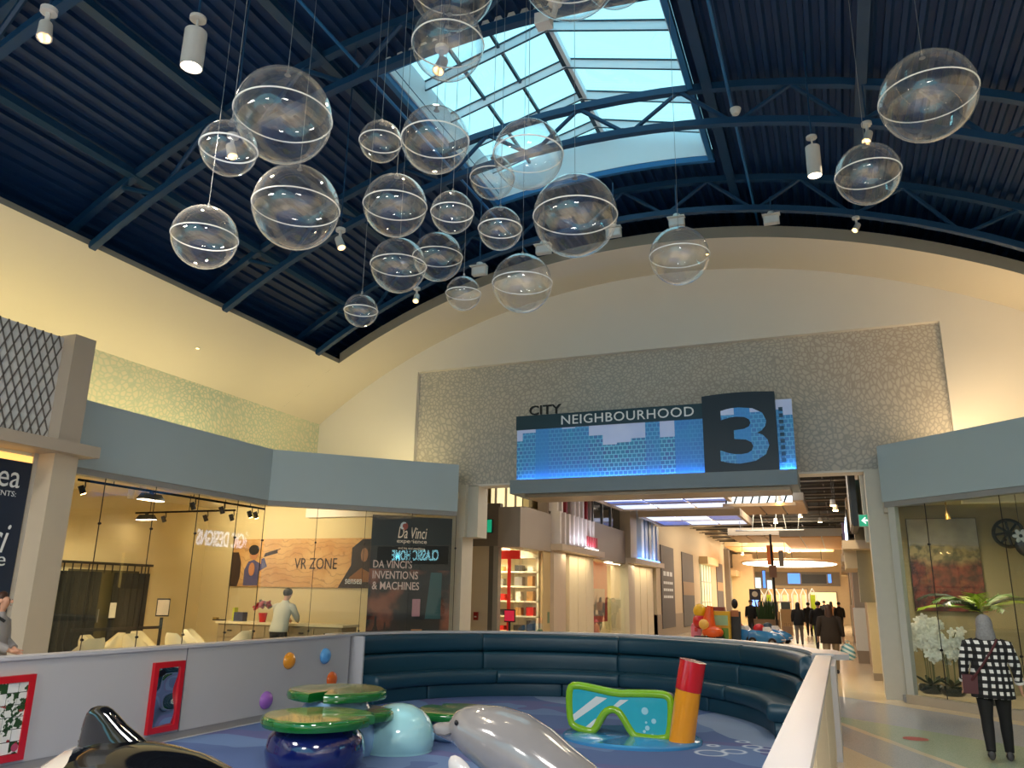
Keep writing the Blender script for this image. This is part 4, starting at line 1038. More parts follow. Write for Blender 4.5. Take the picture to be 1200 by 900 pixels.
for i, (dx, lab) in enumerate(((-.36, 'brown paper shopping bag, nearer the body of the woman in the black coat'), (-.52, 'brown paper shopping bag, outer one held by the woman in the black coat'))):
    q = thing('paper_bag', lab, 'bag', (mpos.x+dx, mpos.y+.02-.05*i, .36), group=None)
    mk('sack', G().loft([[(-.1, -.06-.08*i*0, 0), (.1, -.06, 0), (.1, .06, 0), (-.1, .06, 0)], [(-.11, -.07, .32), (.11, -.07, .32), (.11, .07, .32), (-.11, .07, .32)]]), KRAFT, q, local=True)
    mk('handle', G().tube([(-.05, 0, .32), (-.04, 0, .45), (.04, 0, .45), (.05, 0, .32)], .008, 6), KRAFT, q, local=True)
for px, Y, h, lab, top, hs in ((947, 44, 1.62, 'slim distant figure in black between the woman with bags and the man', BLKC, 'short'), (880, 41, 1.70, 'distant figure in black standing left of the screen kiosk', BLKC, 'short'), (890.5, 43, 1.66, 'distant figure in a grey brown coat in front of the blue screen', M('grey_brown_coat', (70, 62, 58), .85), 'long'), (974, 52, 1.68, 'far off figure in a tan coat at the end of the corridor', M('tan_coat', (150, 106, 66), .8), 'long'), (966, 56, 1.72, 'far off figure in black at the end of the corridor', BLKC, 'short'), (983, 47, 1.66, 'far off figure in dark clothes by the right corridor wall', CHAR, 'short')):
    X = pY(px, 712, Y).x; person(lab, (X, Y, 0), 0 if px > 900 else PI, h, top, CHAR, SHOE, BLKH, hs, .08, fingers=False)
# woman at the left edge, facing right
o, s = person('brown haired woman in a grey jacket with a black bag at the left edge', (-9.6, 6.98, 0), D2R(-60), 1.66, M('grey_fleece', (150, 146, 146), .9, var=.08), BLKC, SHOE, BRNH, 'long', .08, armL=((-.22, .02, 1.12), (-.1, .2, 1.02)), armR=((.22, .02, 1.12), (.1, .22, 1.02)))
mk('bag_strap', G().tube([s(*q)[:3] for q in ((.13, .13, 1.36), (.19, .0, 1.46), (.2, -.14, 1.3), (.24, -.2, 1.0))], .018, 6), BLKC, o, local=True)
mk('shoulder_bag', G().ell(s(.25, -.12, .86)[:3], (.09, .2, .16), 14, 10), BLKC, o, local=True, label='black bag behind the hip')
# man at the shop counter
mp2 = pY(324, 727, 14.35)
person('man in a pale grey shirt bending over the counter inside the warm lit shop', (mp2.x, 14.45, 0), D2R(8), 1.78, M('pale_grey_shirt', (196, 194, 176), .8), CHAR, SHOE, BLKH, 'short', .03, lean=.34, armL=((-.23, .22, 1.14), (-.12, .42, 1.08)), armR=((.23, .2, 1.14), (.14, .42, 1.08)))

# ================================================================== LEFT SHOP INTERIOR
for X in (-15.0, -13.6, -12.2): lamp('shop_wall_washer', 'SPOT', (X, 15.9, 3.62), 46, (1, .84, .56), .06, direction=(0, 1, -.32), spot=D2R(130), blend=1.)
CURT = M('black_curtain_cloth', (20, 22, 16), .85, var=.3, scale=6)
cr = thing('curtain_rail', 'black rail with two black curtains over a dark doorway in the warm shop', 'curtain', (-16.2, 14.3, 2.3))
mk('rail', G().box(-16.24, -16.19, 12.95, 15.65, 2.27, 2.33), BLACK, cr)
for i in range(12): mk('hook', G().box(-16.225, -16.205, 13.1+i*.22, 13.12+i*.22, 2.08, 2.27), BLACK, cr)
def curtain(y0, y1):
    g = G(); n = 40; rows = []
    for z_ in (.03, 1.0, 2.1): rows.append([(-16.2+.045*math.sin((y0+(y1-y0)*i/n)*34), y0+(y1-y0)*i/n, z_) for i in range(n+1)])
    g.loft(rows, cap=False, closed=False); mk('curtain', g, CURT, cr, smooth=True)
curtain(13.0, 14.15); curtain(14.45, 15.55)
d1 = thing('door_1', None, None, (-16.28, 14.3, 0)); d1['kind'] = 'structure'
struct('leaf', G().box(-16.3, -16.27, 13.3, 15.3, 0, 2.15), M('olive_door', (74, 68, 40), .4), d1)
struct('door_handle', G().box(-16.27, -16.24, 14.22, 14.25, .95, 1.25), STEEL, d1)
pp = mk('paper_notice', G().box(-16.14, -16.13, 14.44, 14.62, 1.05, 1.4), M('paper_white', (226, 218, 196), .8)); tag(pp, 'white paper notice pinned on the black curtain', 'notice')
p = pX(190, 720, -14.2)
ss = thing('barrier_post', 'black belt post with a framed notice on top, right of the black curtain', 'post', (-14.2, p.y, 0))
mk('post', G().cyl((0, 0, .03), (0, 0, 1.12), .035), BLACK, ss, local=True); mk('foot', G().lathe([(.17, 0), (.17, .02), (.04, .05), (0, .05)], (0, 0, 0), 20), BLACK, ss, local=True)
m45 = MX.Rotation(D2R(48), 4, 'Z')
mk('sign_frame', G().box(-.14, .14, -.015, .015, 1.14, 1.53, m45), BLACK, ss, local=True); mk('sign_sheet', G().box(-.12, .12, -.02, -.016, 1.17, 1.5, m45), M('pale_notice', (196, 180, 158), .7), ss, local=True)
mk('belt', G().box(-.01, .01, -2.3, -.03, .88, .94), BLACK, ss, local=True)
# white tub chairs
CHW = M('cream_chair_plastic', (238, 226, 190), .4)
cg = 'white tub chairs behind the glass'
spots_ = [(98, 756, -11.75, 'white tub chair, leftmost behind the glass'), (116, 749, -12.2, 'white tub chair, second from the left, back tilted right'), (126, 745, -12.7, 'white tub chair, third from the left, nearest the black curtain'), (166, 747, -12.0, 'white tub chair below the right curtain, front one'), (173, 741, -12.7, 'white tub chair below the right curtain, rear one'), (214, 748, -11.9, 'white tub chair right of the belt post'), (231, 751, -12.7, 'white tub chair left of the counter end'), (277, 750, -11.8, 'white tub chair before the counter, rightmost')]
c0 = None
for px, py, X, lab in spots_:
    q = pX(px, py, X); loc = (X, q.y, 0); rz = D2R(random.choice([-60, -50, 110, 140, -30]))
    if c0 is None:
        o = thing('tub_chair', lab, 'chair', (0, 0, 0), 0, cg)
        g = G(); rows = []
        for z_, r, z2 in ((.42, .20, 0), (.46, .26, .0), (.62, .30, .0), (.84, .32, .06), (.93, .30, .08)):
            rows.append([(r*math.sin(a), -r*math.cos(a), z_-max(0, abs(a)-.9)*z2*3.2) for a in [-2.1+4.2*i/24 for i in range(25)]])
        g.loft(rows, cap=False, closed=False)
        rows2 = [[V(p)*1.0+V((-.02*math.sin(a)*1, .02*math.cos(a), 0)) for p, a in zip(r, [-2.1+4.2*i/24 for i in range(25)])] for r in rows]
        g.loft(rows2, cap=False, closed=False)
        mk('shell', g, CHW, o, local=True)
        mk('seat', G().lathe([(.02, .40), (.26, .41), (.28, .44), (.26, .46), (0, .455)], (0, 0, 0), 22), CHW, o, local=True)
        for a in (.8, 2.35, 3.93, 5.5): mk('leg', G().cyl((.16*math.cos(a), .16*math.sin(a), .41), (.24*math.cos(a), .24*math.sin(a), 0), .016, n=8), STEEL, o, local=True)
        remember(o); c0 = o; o.location = loc; o.rotation_euler = (0, 0, rz)
    else: dup(c0, loc, rz, lab, cg)
# counter
WOODG = M('grey_oak_laminate', (146, 128, 96), .5, var=.12, scale=4)
ct = thing('service_counter', 'long grey oak counter with a pale top below the wide orange poster', 'counter', (-11.6, 15.3, 0))
mk('carcass', G().box(-13.35, -10.0, 15.02, 15.6, 0, 1.0), WOODG, ct); mk('top', G().box(-13.4, -9.95, 14.98, 15.65, 1.0, 1.05), M('pale_counter_top', (224, 208, 168), .35), ct)
for i in range(5):
    xa = -13.3+i*.655
    for z0, z1 in ((.72, .97), (.1, .69)):
        dd_ = mk('drawer' if z0 > .5 else 'door', G().box(xa, xa+.635, 14.995, 15.02, z0, z1), WOODG, ct)
        if z0 > .5: mk('handle', G().box(xa+.25, xa+.38, 14.985, 14.996, .84, .87), BLACK, dd_)
p = pY(308, 722, 15.2)
po_ = thing('poinsettia', 'red poinsettia in a red pot on the shop counter', 'plant', (p.x, 15.2, 1.05))
mk('pot', G().lathe([(.07, 0), (.1, .2), (.09, .2), (0, .17)], (0, 0, 0), 16), M('red_foil_pot', (200, 24, 20), .3), po_, local=True)
for i in range(26):
    a, el = random.uniform(0, 6.28), random.uniform(.1, 1.4); c_ = V((math.cos(a)*math.cos(el)*.17, math.sin(a)*math.cos(el)*.17, .3+.14*math.sin(el)))
    mk('leaf', G().ell(c_, (.085, .05, .014), 8, 4, m=(MX.Rotation(a, 3, 'Z')@MX.Rotation(random.uniform(-1.3, 1.3), 3, 'Y')@MX.Rotation(random.uniform(-1., 1.), 3, 'X'))), M('red_bract', (150, 14, 30), .5) if i % 5 else M('dark_leaf', (34, 66, 30), .5), po_, local=True)
p = pY(282, 724, 15.25)
q = thing('desk_box', 'small blue box with a yellow tag on the counter left of the poinsettia', 'box', (p.x, 15.25, 1.05))
mk('body', G().box(-.14, .12, -.08, .08, 0, .2), M('blue_box', (52, 60, 90), .5), q, local=True); mk('label_card', G().box(-.2, -.15, -.06, .06, 0, .3), M('yellow_card', (206, 206, 60), .5), q, local=True)
p = pY(257, 726, 15.2)
q = thing('desk_stapler', 'small dark tray at the left end of the counter', 'tray', (p.x, 15.2, 1.05)); mk('base', G().box(-.16, .16, -.05, .05, 0, .03), BLACK, q, local=True); mk('arm', G().box(-.16, -.05, -.04, .04, .03, .07), M('brass', (150, 120, 50), .4), q, local=True)
# track lights
def track(a, b, lab):
    o = thing('track_rail', lab, 'track light', a, group='black track rails in the warm shop'); mk('rail', G().beam(a, b, .04, .04), M('matte_black_rail', (14, 13, 12), .95, spec=.1), o)
    for f in (.15, .55, .9):
        q = V(a)+(V(b)-V(a))*f; mk('drop_rod', G().cyl(q, (q.x, q.y, 3.95), .008, n=6), BLACK, o)
a1, b1_ = pZ(92, 562, 3.55), pZ(297, 597, 3.55); b1_.x = a1.x; track(a1, b1_, 'black track rail running along the shop front glass')
a2 = pZ(130, 602, 3.55); b2_ = pZ(290, 600, 3.55); b2_.y = a2.y; a2.x = max(a2.x, -16.1); track(a2, b2_, 'black track rail crossing the shop from left to right')
def headlamp(p, lab, on=False, d=(.2, .4, -1)):
    o = thing('track_spotlight', lab, 'spotlight', p, group='black track spotlights in the warm shop'); d = V(d).normalized()
    mk('bracket', G().tube([(0, 0, 0), (.06, 0, -.03), (.07, 0, -.12), (.02, 0, -.17)], .012, 6), BLACK, o, local=True)
    mk('head', G().cyl(V((0, 0, -.16))-d*.07, V((0, 0, -.16))+d*.08, .05), BLACK, o, local=True)
    mk('lens', G().cyl(V((0, 0, -.16))+d*.075, V((0, 0, -.16))+d*.085, .042), LENSW if on else STEEL, o, local=True)
for f, lab, on in ((.02, 'black track spotlight at the left end of the front rail', True), (.55, 'black track spotlight right of the blue lit flood lamp', False), (.72, 'black track spotlight on the middle of the front rail', False), (.9, 'lit track spotlight, left of a bright pair on the front rail', True), (.94, 'lit track spotlight, right of a bright pair on the front rail', True)):
    headlamp(a1+(b1_-a1)*f, lab, on)
for f, lab in ((.30, 'black track spotlight on the crossing rail beside the lower flood lamp'), (.72, 'black track spotlight on the crossing rail, middle'), (.97, 'black track spotlight on the crossing rail, right end')): headlamp(a2+(b2_-a2)*f, lab)
def floodbar(p, d, lab):
    o = thing('track_flood', lab, 'lamp', p); g = G(); n = V((d[0], d[1], 0)).normalized()
    mk('shade', G().loft([[p_ for p_ in ((-.2*n.x-.05*n.y, -.2*n.y+.05*n.x, -.05), (.2*n.x-.05*n.y, .2*n.y+.05*n.x, -.05), (.2*n.x+.05*n.y, .2*n.y-.05*n.x, -.05), (-.2*n.x+.05*n.y, -.2*n.y-.05*n.x, -.05))], [p_ for p_ in ((-.27*n.x-.1*n.y, -.27*n.y+.1*n.x, -.17), (.27*n.x-.1*n.y, .27*n.y+.1*n.x, -.17), (.27*n.x+.1*n.y, .27*n.y-.1*n.x, -.17), (-.27*n.x+.1*n.y, -.27*n.y-.1*n.x, -.17))]]), BLACK, o, local=True)
    mk('lens', G().beam(n*-.25+V((0, 0, -.175)), n*.25+V((0, 0, -.175)), .17, .008), LENS, o, local=True); mk('clip', G().box(-.03, .03, -.03, .03, -.05, 0), BLACK, o, local=True)
floodbar(a1+(b1_-a1)*.33, (0, 1), 'dark flood lamp with a glowing underside on the front rail'); floodbar(a2+(b2_-a2)*.12, (1, 0), 'dark flood lamp with a glowing underside at the left end of the crossing rail')
for i, (X, Y) in enumerate(((-11.6, 9.1), (-11.7, 10.6), (-11.7, 12.0), (-11.7, 13.0), (-12.6, 15.2), (-14.2, 9.0), (-14.6, 13.2), (-13.2, 12.2))):  # last three cans are added deeper in the shop to brighten it
    q = thing('can_downlight', f'pale can downlight under the warm shop ceiling, {("leftmost", "second from the left", "third from the left", "fourth from the left", "above the counter", "deep inside on the left", "deep inside near the curtain", "over the middle of the room")[i]}', 'downlight', (X, Y, 3.8), group='can downlights of the warm shop')
    mk('can', G().lathe([(.07, -.12), (.07, .15), (0, .15), (0, -.1), (.06, -.1), (.06, -.12)], (0, 0, 0), 14), CREAM, q, local=True); mk('lens', G().cyl((0, 0, -.105), (0, 0, -.1), .058), LENSW, q, local=True)
    lamp('can_lamp', 'SPOT', (X, Y, 3.66), (40, 40, 40, 40, 60, 200, 200, 200)[i], (1, .84, .58), .05, spot=D2R(150), blend=1.)
# wide poster on the back wall
t = NT('parchment_print'); n1 = t.noise(1.6, detail=5); x, y, z = t.xyz()
c = t.mix(t.ramp(n1, .3, .7), (196, 140, 78), (226, 184, 122)); c = t.mix(t.math('MULTIPLY', t.step(t.math('FRACT', t.math('MULTIPLY', t.math('ADD', z, t.math('MULTIPLY', n1, .8)), 6.)), .85), .35), c, (120, 76, 44)); t.base(c, .7)
PO = thing('wall_poster', 'wide orange poster with dark lettering on the back wall of the warm shop', 'poster', (-13.1, 17.48, 1.84))
x0, x1, z0, z1 = -15.3, -10.85, 1.84, 3.08
mk('sheet', G().box(x0, x1, 17.46, 17.5, z0, z1), t.m, PO)
def flat(nm, pts, mat, par=PO, Y=17.455, th=.006):
    mk(nm, G().prism([(x0+(x1-x0)*u_, z0+(z1-z0)*v_) for u_, v_ in pts], Y, Y+th, MXZ), mat, par, smooth=False)
def oval(cx_, cz_, rx, rz_, n=18): return [(cx_+rx*math.cos(2*PI*i/n), cz_+rz_*math.sin(2*PI*i/n)) for i in range(n)]
DK = M('dark_print', (58, 40, 30), .7); SK2 = M('tan_print', (206, 140, 96), .7); BLP = M('violet_blue_print', (84, 84, 130), .7)
flat('printed_shape', [(0, 0), (.06, 0), (.075, .2), (.075, .5), (.05, .72), (0, .72)], DK)
flat('printed_figure', [(.105, .02), (.21, .02), (.215, .32), (.27, .42), (.245, .6), (.225, .58), (.225, .47), (.17, .56), (.13, .52), (.105, .35)], BLP)
flat('printed_figure', oval(.165, .68, .03, .12), SK2, Y=17.45); flat('printed_figure', oval(.165, .77, .038, .11), M('black_print', (28, 24, 22), .6), Y=17.446); flat('printed_figure', oval(.16, .36, .022, .14), SK2, Y=17.448)
flat('printed_shape', [(.24, .62), (.34, .7), (.335, .78), (.25, .7)], DK); flat('printed_shape', [(.25, .62), (.36, .79), (.355, .8), (.245, .64)], DK)
flat('printed_shape', [(.78, 0), (1, 0), (1, .98), (.93, .98), (.86, .8), (.86, .45)], M('dark_umber_print', (44, 30, 22), .7)); flat('printed_shape', oval(.945, .66, .024, .14), M('dim_tan_print', (150, 104, 70), .7), Y=17.45); flat('printed_shape', [(.85, .2), (.93, .4), (.99, .3), (.99, .12), (.87, .12)], M('ochre_print', (140, 88, 40), .7), Y=17.45)
text('VR ZONE', frame((x0+(x1-x0)*.47, 17.445, z0+.46), (1, 0, 0), (0, 0, 1)), 1.32, .28, DK, PO, depth=.004)
text('sensea', frame((x0+(x1-x0)*.83, 17.44, z0+.1), (1, 0, 0), (0, 0, 1)), .5, .12, WHITEP, PO, depth=.004)
# tall banner behind the angled glass
bn = thing('tall_banner', 'tall dark banner with white and orange lettering behind the angled glass', 'banner', (-8.8, 15.7, 0))
A, B = V((-9.44, 15.13, 0)), V((-8.12, 16.45, 0)); BD = (B-A).normalized(); BN = V((-BD.y, BD.x, 0)); A = A+BN*.1; B = B+BN*.1; BL = (B-A).length
t = NT('banner_print'); n1 = t.noise(1.3, detail=4); x, y, z = t.xyz()
c = t.mix(t.ramp(n1, .48, .62), (34, 28, 28), (150, 84, 60)); c = t.mix(t.step(z, 2.25), c, (34, 30, 28)); c = t.mix(t.step(t.math('MULTIPLY', z, -1.), -.95), c, (30, 26, 28)); t.base(c, .5)
g = G(); wallseg(g, A, B, .35, 3.42, .02, 1); mk('sheet', g, t.m, bn)
def onb(s_, f0, z_, wd, ht, mat=WHITEP, **k): text(s_, frame(A+BD*(BL*f0)-BN*.006+V((0, 0, z_)), BD, (0, 0, 1)), BL*wd, ht, mat, bn, depth=.004, **k)
CREAMP = M('pale_cream_print', (232, 206, 180), .6, emis=(232, 206, 180), es=.12); ORP = M('muted_peach_print', (206, 176, 164), .6, emis=(206, 176, 164), es=.1)
onb('Da Vinci', .32, 2.93, .36, .25, CREAMP, shear=.2); onb('experience', .31, 2.8, .37, .11, CREAMP); onb('and his real machines', .33, 2.69, .33, .05, CREAMP)
onb("DA VINCI'S", .04, 2.27, .47, .17, ORP, bold=.01); onb('INVENTIONS', .04, 2.04, .55, .17, ORP, bold=.01); onb('& MACHINES', .04, 1.81, .57, .17, ORP, bold=.01); onb("DA VINCI'S", .5, .42, .48, .2, M('dim_print', (120, 112, 110), .6))
q = A+BD*(BL*.39)-BN*.006+V((0, 0, 3.2)); f_ = frame(q, BD, (0, 0, 1))
mk('emblem', G().prism([(.09*math.cos(a), .09*math.sin(a)) for a in [2*PI*i/20 for i in range(20)]], 0, .004, f_), M('red_emblem', (170, 70, 50), .6), bn); mk('emblem', G().prism([(.09*math.cos(a), .09*math.sin(a)) for a in [1.2+3.0*i/14 for i in range(15)]]+[(.06*math.cos(a)+.02, .06*math.sin(a)) for a in [4.2-3.0*i/14 for i in range(15)]], .004, .007, f_), WHITEP, bn)
def onbp(pts, mat, lift=.006): mk('printed_shape', G().prism(pts, 0, .003, frame(A-BN*lift, BD, (0, 0, 1))), mat, bn, smooth=False)
onbp([(.75, .62), (1.5, .62), (1.45, 1.0), (1.2, 1.25), (1.1, 1.65), (.95, 1.65), (.85, 1.2)], M('black_print', (28, 24, 22), .6)); onbp([(1.0, 1.25), (1.18, 1.25), (1.18, 1.62), (1.0, 1.62)], M('dusty_pink_print', (150, 104, 110), .5, emis=(150, 104, 110), es=.15), .01); onbp([(.98, .78), (1.2, .78), (1.25, .98), (1.0, .98)], SK2, .01); onbp([(1.3, 1.2), (1.66, 1.2), (1.66, 2.2), (1.4, 2.2)], M('teal_print', (50, 92, 96), .5), .008)

for i, (u0, v0, w0, h0) in enumerate(((.12, .5, .16, .75), (.34, .5, .13, .62), (.52, .5, .2, .85))): onbp([(u0, v0), (u0+w0, v0), (u0+w0*.9, v0+h0*.6), (u0+w0*.66, v0+h0*.75), (u0+w0*.6, v0+h0), (u0+w0*.38, v0+h0), (u0+w0*.3, v0+h0*.75), (u0+.01, v0+h0*.6)], M('dark_wine_print', (50, 34, 34), .6), .007)

# signs across the hall whose reflections show in the shop glass
SGN = M('cool_white_sign_letters', (230, 240, 255), .4, emis=(200, 222, 255), es=3.2)
rs = thing('shop_sign', 'white lit letters of a shop on the right corridor wall, seen only as a reflection', 'sign', (.3, 25.3, 3.3))
mk('sign_board', G().box(.3, .34, 23.4, 27.6, 3.2, 4.15), BLACK, rs)
mk('bracket', G().box(.34, .64, 25, 25.1, 3.5, 3.6), BLACK, rs)
text('3D LOGIC DESIGNS', frame((.29, 27.45, 3.36), (0, -1, 0), (0, 0, 1)), 3.9, .6, SGN, rs, depth=.02, bold=.016)
rs2 = thing('shop_sign', 'lit letters of a shop on the right hall wall, seen only as a reflection', 'sign', (3.72, 9, 3.0))
mk('sign_board', G().box(3.7, 3.75, 7.2, 10.4, 2.85, 3.55), BLACK, rs2)
text('CLASSIC HOME', frame((3.69, 10.0, 2.99), (0, -1, 0), (0, 0, 1)), 2.1, .42, M('teal_white_letters', (170, 230, 240), .4, emis=(150, 225, 240), es=4), rs2, depth=.02, bold=.016)

# ================================================================== RIGHT SHOP INTERIOR
t = NT('landscape_oil'); x, y, z = t.xyz(); n1 = t.noise(2.2, detail=6); n2 = t.noise(7., detail=5)
zz = t.math('ADD', z, t.math('MULTIPLY', t.math('SUBTRACT', n1, .5), .55))
c = t.mix(t.ramp(n2, .38, .66), (58, 26, 20), (138, 62, 40)); c = t.mix(t.ramp(n1, .55, .75), c, (180, 112, 50))
c = t.mix(t.ramp(zz, .9, 1.1), c, t.mix(t.ramp(n2, .4, .6), (96, 92, 58), (170, 152, 100))); c = t.mix(t.ramp(zz, 1.28, 1.36), c, t.mix(n1, (90, 92, 84), (190, 186, 170))); t.base(c, .35)
pt = thing('landscape_painting', 'large painting of red brown fields under a grey sky on the right shop wall', 'painting', (2.07, 19.0, 1.58))
mk('canvas', G().box(-.65, .65, -.03, .03, 0, 1.88), t.m, pt, local=True); mk('edge', G().box(-.66, .66, -.02, .04, -.01, 1.89), M('dark_canvas_edge', (60, 48, 40), .6), pt, local=True)
for i, (px, py, lab) in enumerate(((1102, 594, 'glowing downlight in the right shop ceiling, left of two'), (1145, 589, 'glowing downlight in the right shop ceiling, right of two'))):
    p = pZ(px, py, 3.72) if i == 0 else pZ(px, py, 3.72); p = pY(px, py, 17.3)
    lamp('downlight_lamp', 'SPOT', (p.x, 17.3, 3.66), 105, (1, .88, .66), .06, spot=D2R(155), blend=1.)
    q = thing('ceiling_downlight', lab, 'downlight', (p.x, 17.3, 3.69)); mk('lens', G().cyl((0, 0, 0), (0, 0, .02), .1, n=18), LENSW, q, local=True); mk('bezel', G().lathe([(.1, 0), (.13, 0), (.13, .05), (.1, .05)], (0, 0, 0), 20), WHITE, q, local=True)
p = pY(1109, 598, 17.8)
q = thing('wall_spot', 'small brass lamp head hanging right of the left downlight', 'lamp', (p.x, 17.8, 3.4)); mk('arm', G().tube([(0, 0, .35), (0, 0, .05)], .012, 6), M('brass', (150, 120, 50), .4), q, local=True); mk('head', G().cyl((0, 0, .06), (.02, 0, -.06), .03, .045), M('brass', (150, 120, 50), .4), q, local=True)
p = pY(1182, 625, 18.98)
q = thing('wall_clock', 'round dark pierced wall clock on the right shop wall', 'clock', (p.x, 18.98, p.z)); DG = M('dark_green_iron', (40, 46, 40), .5)
ry = MX(((1, 0, 0), (0, 0, 1), (0, 1, 0)))
mk('rim', G().tube([(.27*math.cos(a), 0, .27*math.sin(a)) for a in [2*PI*i/28 for i in range(28)]], .035, 8, loop=True), DG, q, local=True); mk('hub', G().cyl((0, -.02, 0), (0, .03, 0), .07), DG, q, local=True)
for i in range(8):
    a = i*PI/4; mk('spoke', G().tube([(.07*math.cos(a), 0, .07*math.sin(a)), (.26*math.cos(a+.12), 0, .26*math.sin(a+.12))], .024, 6), DG, q, local=True)
p = pY(1196, 628, 16.0); q = thing('flower_ornament', 'black and white flower ornament hanging at the right edge behind the glass', 'ornament', p)
for i in range(6): mk('petal', G().ell((.07*math.cos(i*PI/3), 0, .07*math.sin(i*PI/3)), (.055, .02, .035), 10, 6, m=MX.Rotation(-i*PI/3, 3, 'Y')), WHITE, q, local=True)
mk('centre', G().ell((0, -.02, 0), (.03, .02, .03), 10, 6), BLACK, q, local=True); mk('dark_backdrop', G().ell((.1, .05, -.16), (.2, .04, .2), 14, 8), BLACK, q, local=True); mk('cord', G().cyl((0, 0, .05), (0, 0, 3.75-p.z), .005, n=5), BLACK, q, local=True)
# orchids
PET = M('white_petal', (250, 247, 232), .5, var=.04); STEM = M('stem_green', (96, 104, 62), .5)
bm0 = None
def orchid(px, py, H_, n, seed, lab, spread):
    global bm0
    rnd = random.Random(seed); p = pZ(px, py, .16); o = thing('orchid_plant', lab, 'plant', (p.x, p.y, .15))
    mk('pot', G().lathe([(.16, 0), (.22, .06), (.23, .14), (.2, .17), (0, .15)], (0, 0, 0), 22), M('dark_green_bowl', (34, 46, 36), .2, coat=.5), o, local=True)
    for i in range(7):
        a = i*.9; mk('leaf', G().ell((.14*math.cos(a), .14*math.sin(a), .22), (.16, .045, .02), 10, 5, m=MX.Rotation(a, 3, 'Z')@MX.Rotation(-.5, 3, 'Y')), M('orchid_leaf', (40, 62, 36), .4), o, local=True)
    k = 0
    for sI in range(5):
        a = sI*1.26+rnd.random(); bx, by = .06*math.cos(a), .06*math.sin(a); tx, ty = spread*math.cos(a)*rnd.uniform(.5, 1), spread*.6*math.sin(a); th_ = H_*rnd.uniform(.82, 1.)
        P = [(bx, by, .14), (bx*1.2, by*1.2, th_*.5), (bx+tx*.3, by+ty*.3, th_*.85), (bx+tx*.7, by+ty*.7, th_), (bx+tx*1.15, by+ty*1.15, th_*.93)]
        mk('stem', G().tube(P, .009, 6), STEM, o, local=True)
        for j in range(n):
            f = rnd.uniform(.0, 1.); ia = 2+int(f*1.99); ia = min(ia, 3); q = V(P[ia])+(V(P[ia+1])-V(P[ia]))*rnd.random()+V((rnd.uniform(-.1, .1), rnd.uniform(-.08, .05), rnd.uniform(-.34, .06)))
            if bm0 is None:
                g = G()
                for kk in range(5):
                    an = kk*2*PI/5+.3; g.ell((.05*math.cos(an), 0, .05*math.sin(an)), (.048, .008, .034), 8, 4, m=MX.Rotation(-an, 3, 'Y'))
                g.ell((0, -.012, 0), (.016, .016, .016), 6, 4)
                bo = mk('blossom', g, PET, o, local=True); bm0 = bo
            else: bo = bm0.copy(); COL.objects.link(bo); bo.parent = o
            bo.location = q; bo.rotation_euler = (rnd.uniform(-.6, .6), rnd.uniform(0, 1.2), rnd.uniform(-.8, .8))
orchid(1093, 812, 1.36, 11, 3, 'tall white orchid in a dark bowl behind the right glass, left one', .24)
orchid(1118, 815, 1.12, 10, 5, 'shorter white orchid in a dark bowl beside the checked shirt woman', .20)
# palm behind the woman
p = pY(1152, 735, 16.3); pl_ = thing('potted_palm', 'bright green palm spreading above the grey haired woman behind the glass', 'plant', (p.x, 16.3, .0))
mk('pot', G().lathe([(.17, 0), (.22, .5), (.2, .5), (0, .46)], (0, 0, 0), 20), M('dark_planter', (50, 46, 42), .5), pl_, local=True)
mk('trunk', G().tube([(0, 0, .45), (.02, 0, 1.0), (0, 0, 1.6)], [.05, .04, .03], 8), STEM, pl_, local=True)
PG = [M('palm_green_bright', (176, 206, 40), .4, var=.15), M('palm_green', (104, 146, 44), .4, var=.15), M('palm_green_dark', (40, 64, 30), .4, var=.15)]
for i in range(13):
    a = i*2*PI/13+.2; up_ = (.34, .5, .22, .42)[i % 4]; L_ = (1.0, .85, 1.1)[i % 3]
    P = [V((math.cos(a)*L_*f, math.sin(a)*L_*f*.7, 1.6+up_*1.9*f-.75*up_*f*f*1.7-.1*f*f)) for f in (0, .25, .5, .75, 1)]
    g = G(); g.tube(P, [.012, .01, .008, .006, .003], 5)
    for k in range(1, 15):
        f = k/15; idx = min(3, int(f*4)); q = P[idx]+(P[idx+1]-P[idx])*(f*4-idx); d = (P[min(4, idx+1)]-P[idx]).normalized(); sd = d.cross(V((0, 0, 1))).normalized()
        for sgn in (-1, 1):
            ln = .3*math.sin(PI*(.15+.8*f)); tip = q+d*ln*.75+sd*sgn*ln*.75+V((0, 0, -.05)); w_ = d*.042
            g.face([q-w_, q+w_, tip]); 
    mk('frond', g, PG[i % 3], pl_, local=True, smooth=False)

# ================================================================== CORRIDOR
XL = -7.6
def YL(px, py, X=XL): return pX(px, py, X).y
CORW = M('corridor_beige_wall', (200, 180, 148), .6, var=.03)
g = G(); g.box(-12.2, 2.2, 17.7, 70, 6.4, 6.6); struct('ceiling', g, M('dark_open_ceiling', (20, 18, 17), .9))
g = G(); n = 0
JO = M('ceiling_joist_brown', (74, 66, 58), .6); JL = M('ceiling_bar_grey', (170, 160, 146), .5)
cc_ = thing('ceiling_grid', 'dark open ceiling of thin bars over the corridor', 'ceiling grid', (-3.5, 40, 5.6))
Y = 18.2
while Y < 62:
    mk('joist', G().box(-7.8, .7, Y, Y+.05, 5.58, 5.66) if n % 3 else G().box(-7.8, .7, Y, Y+.035, 5.5, 5.54), JO if n % 3 else JL, cc_, smooth=False); n += 1; Y += .62 if Y < 34 else 1.1
for X in (-6.5, -4.9, -3.3, -1.7, -.3): mk('runner', G().box(X, X+.05, 17.8, 62, 5.7, 5.76), BLACK, cc_, smooth=False)
g = G(); g.box(-8, 2.5, 66, 66.3, 0, 6.4); struct('wall_far', g, M('far_beige_wall', (196, 170, 132), .7))
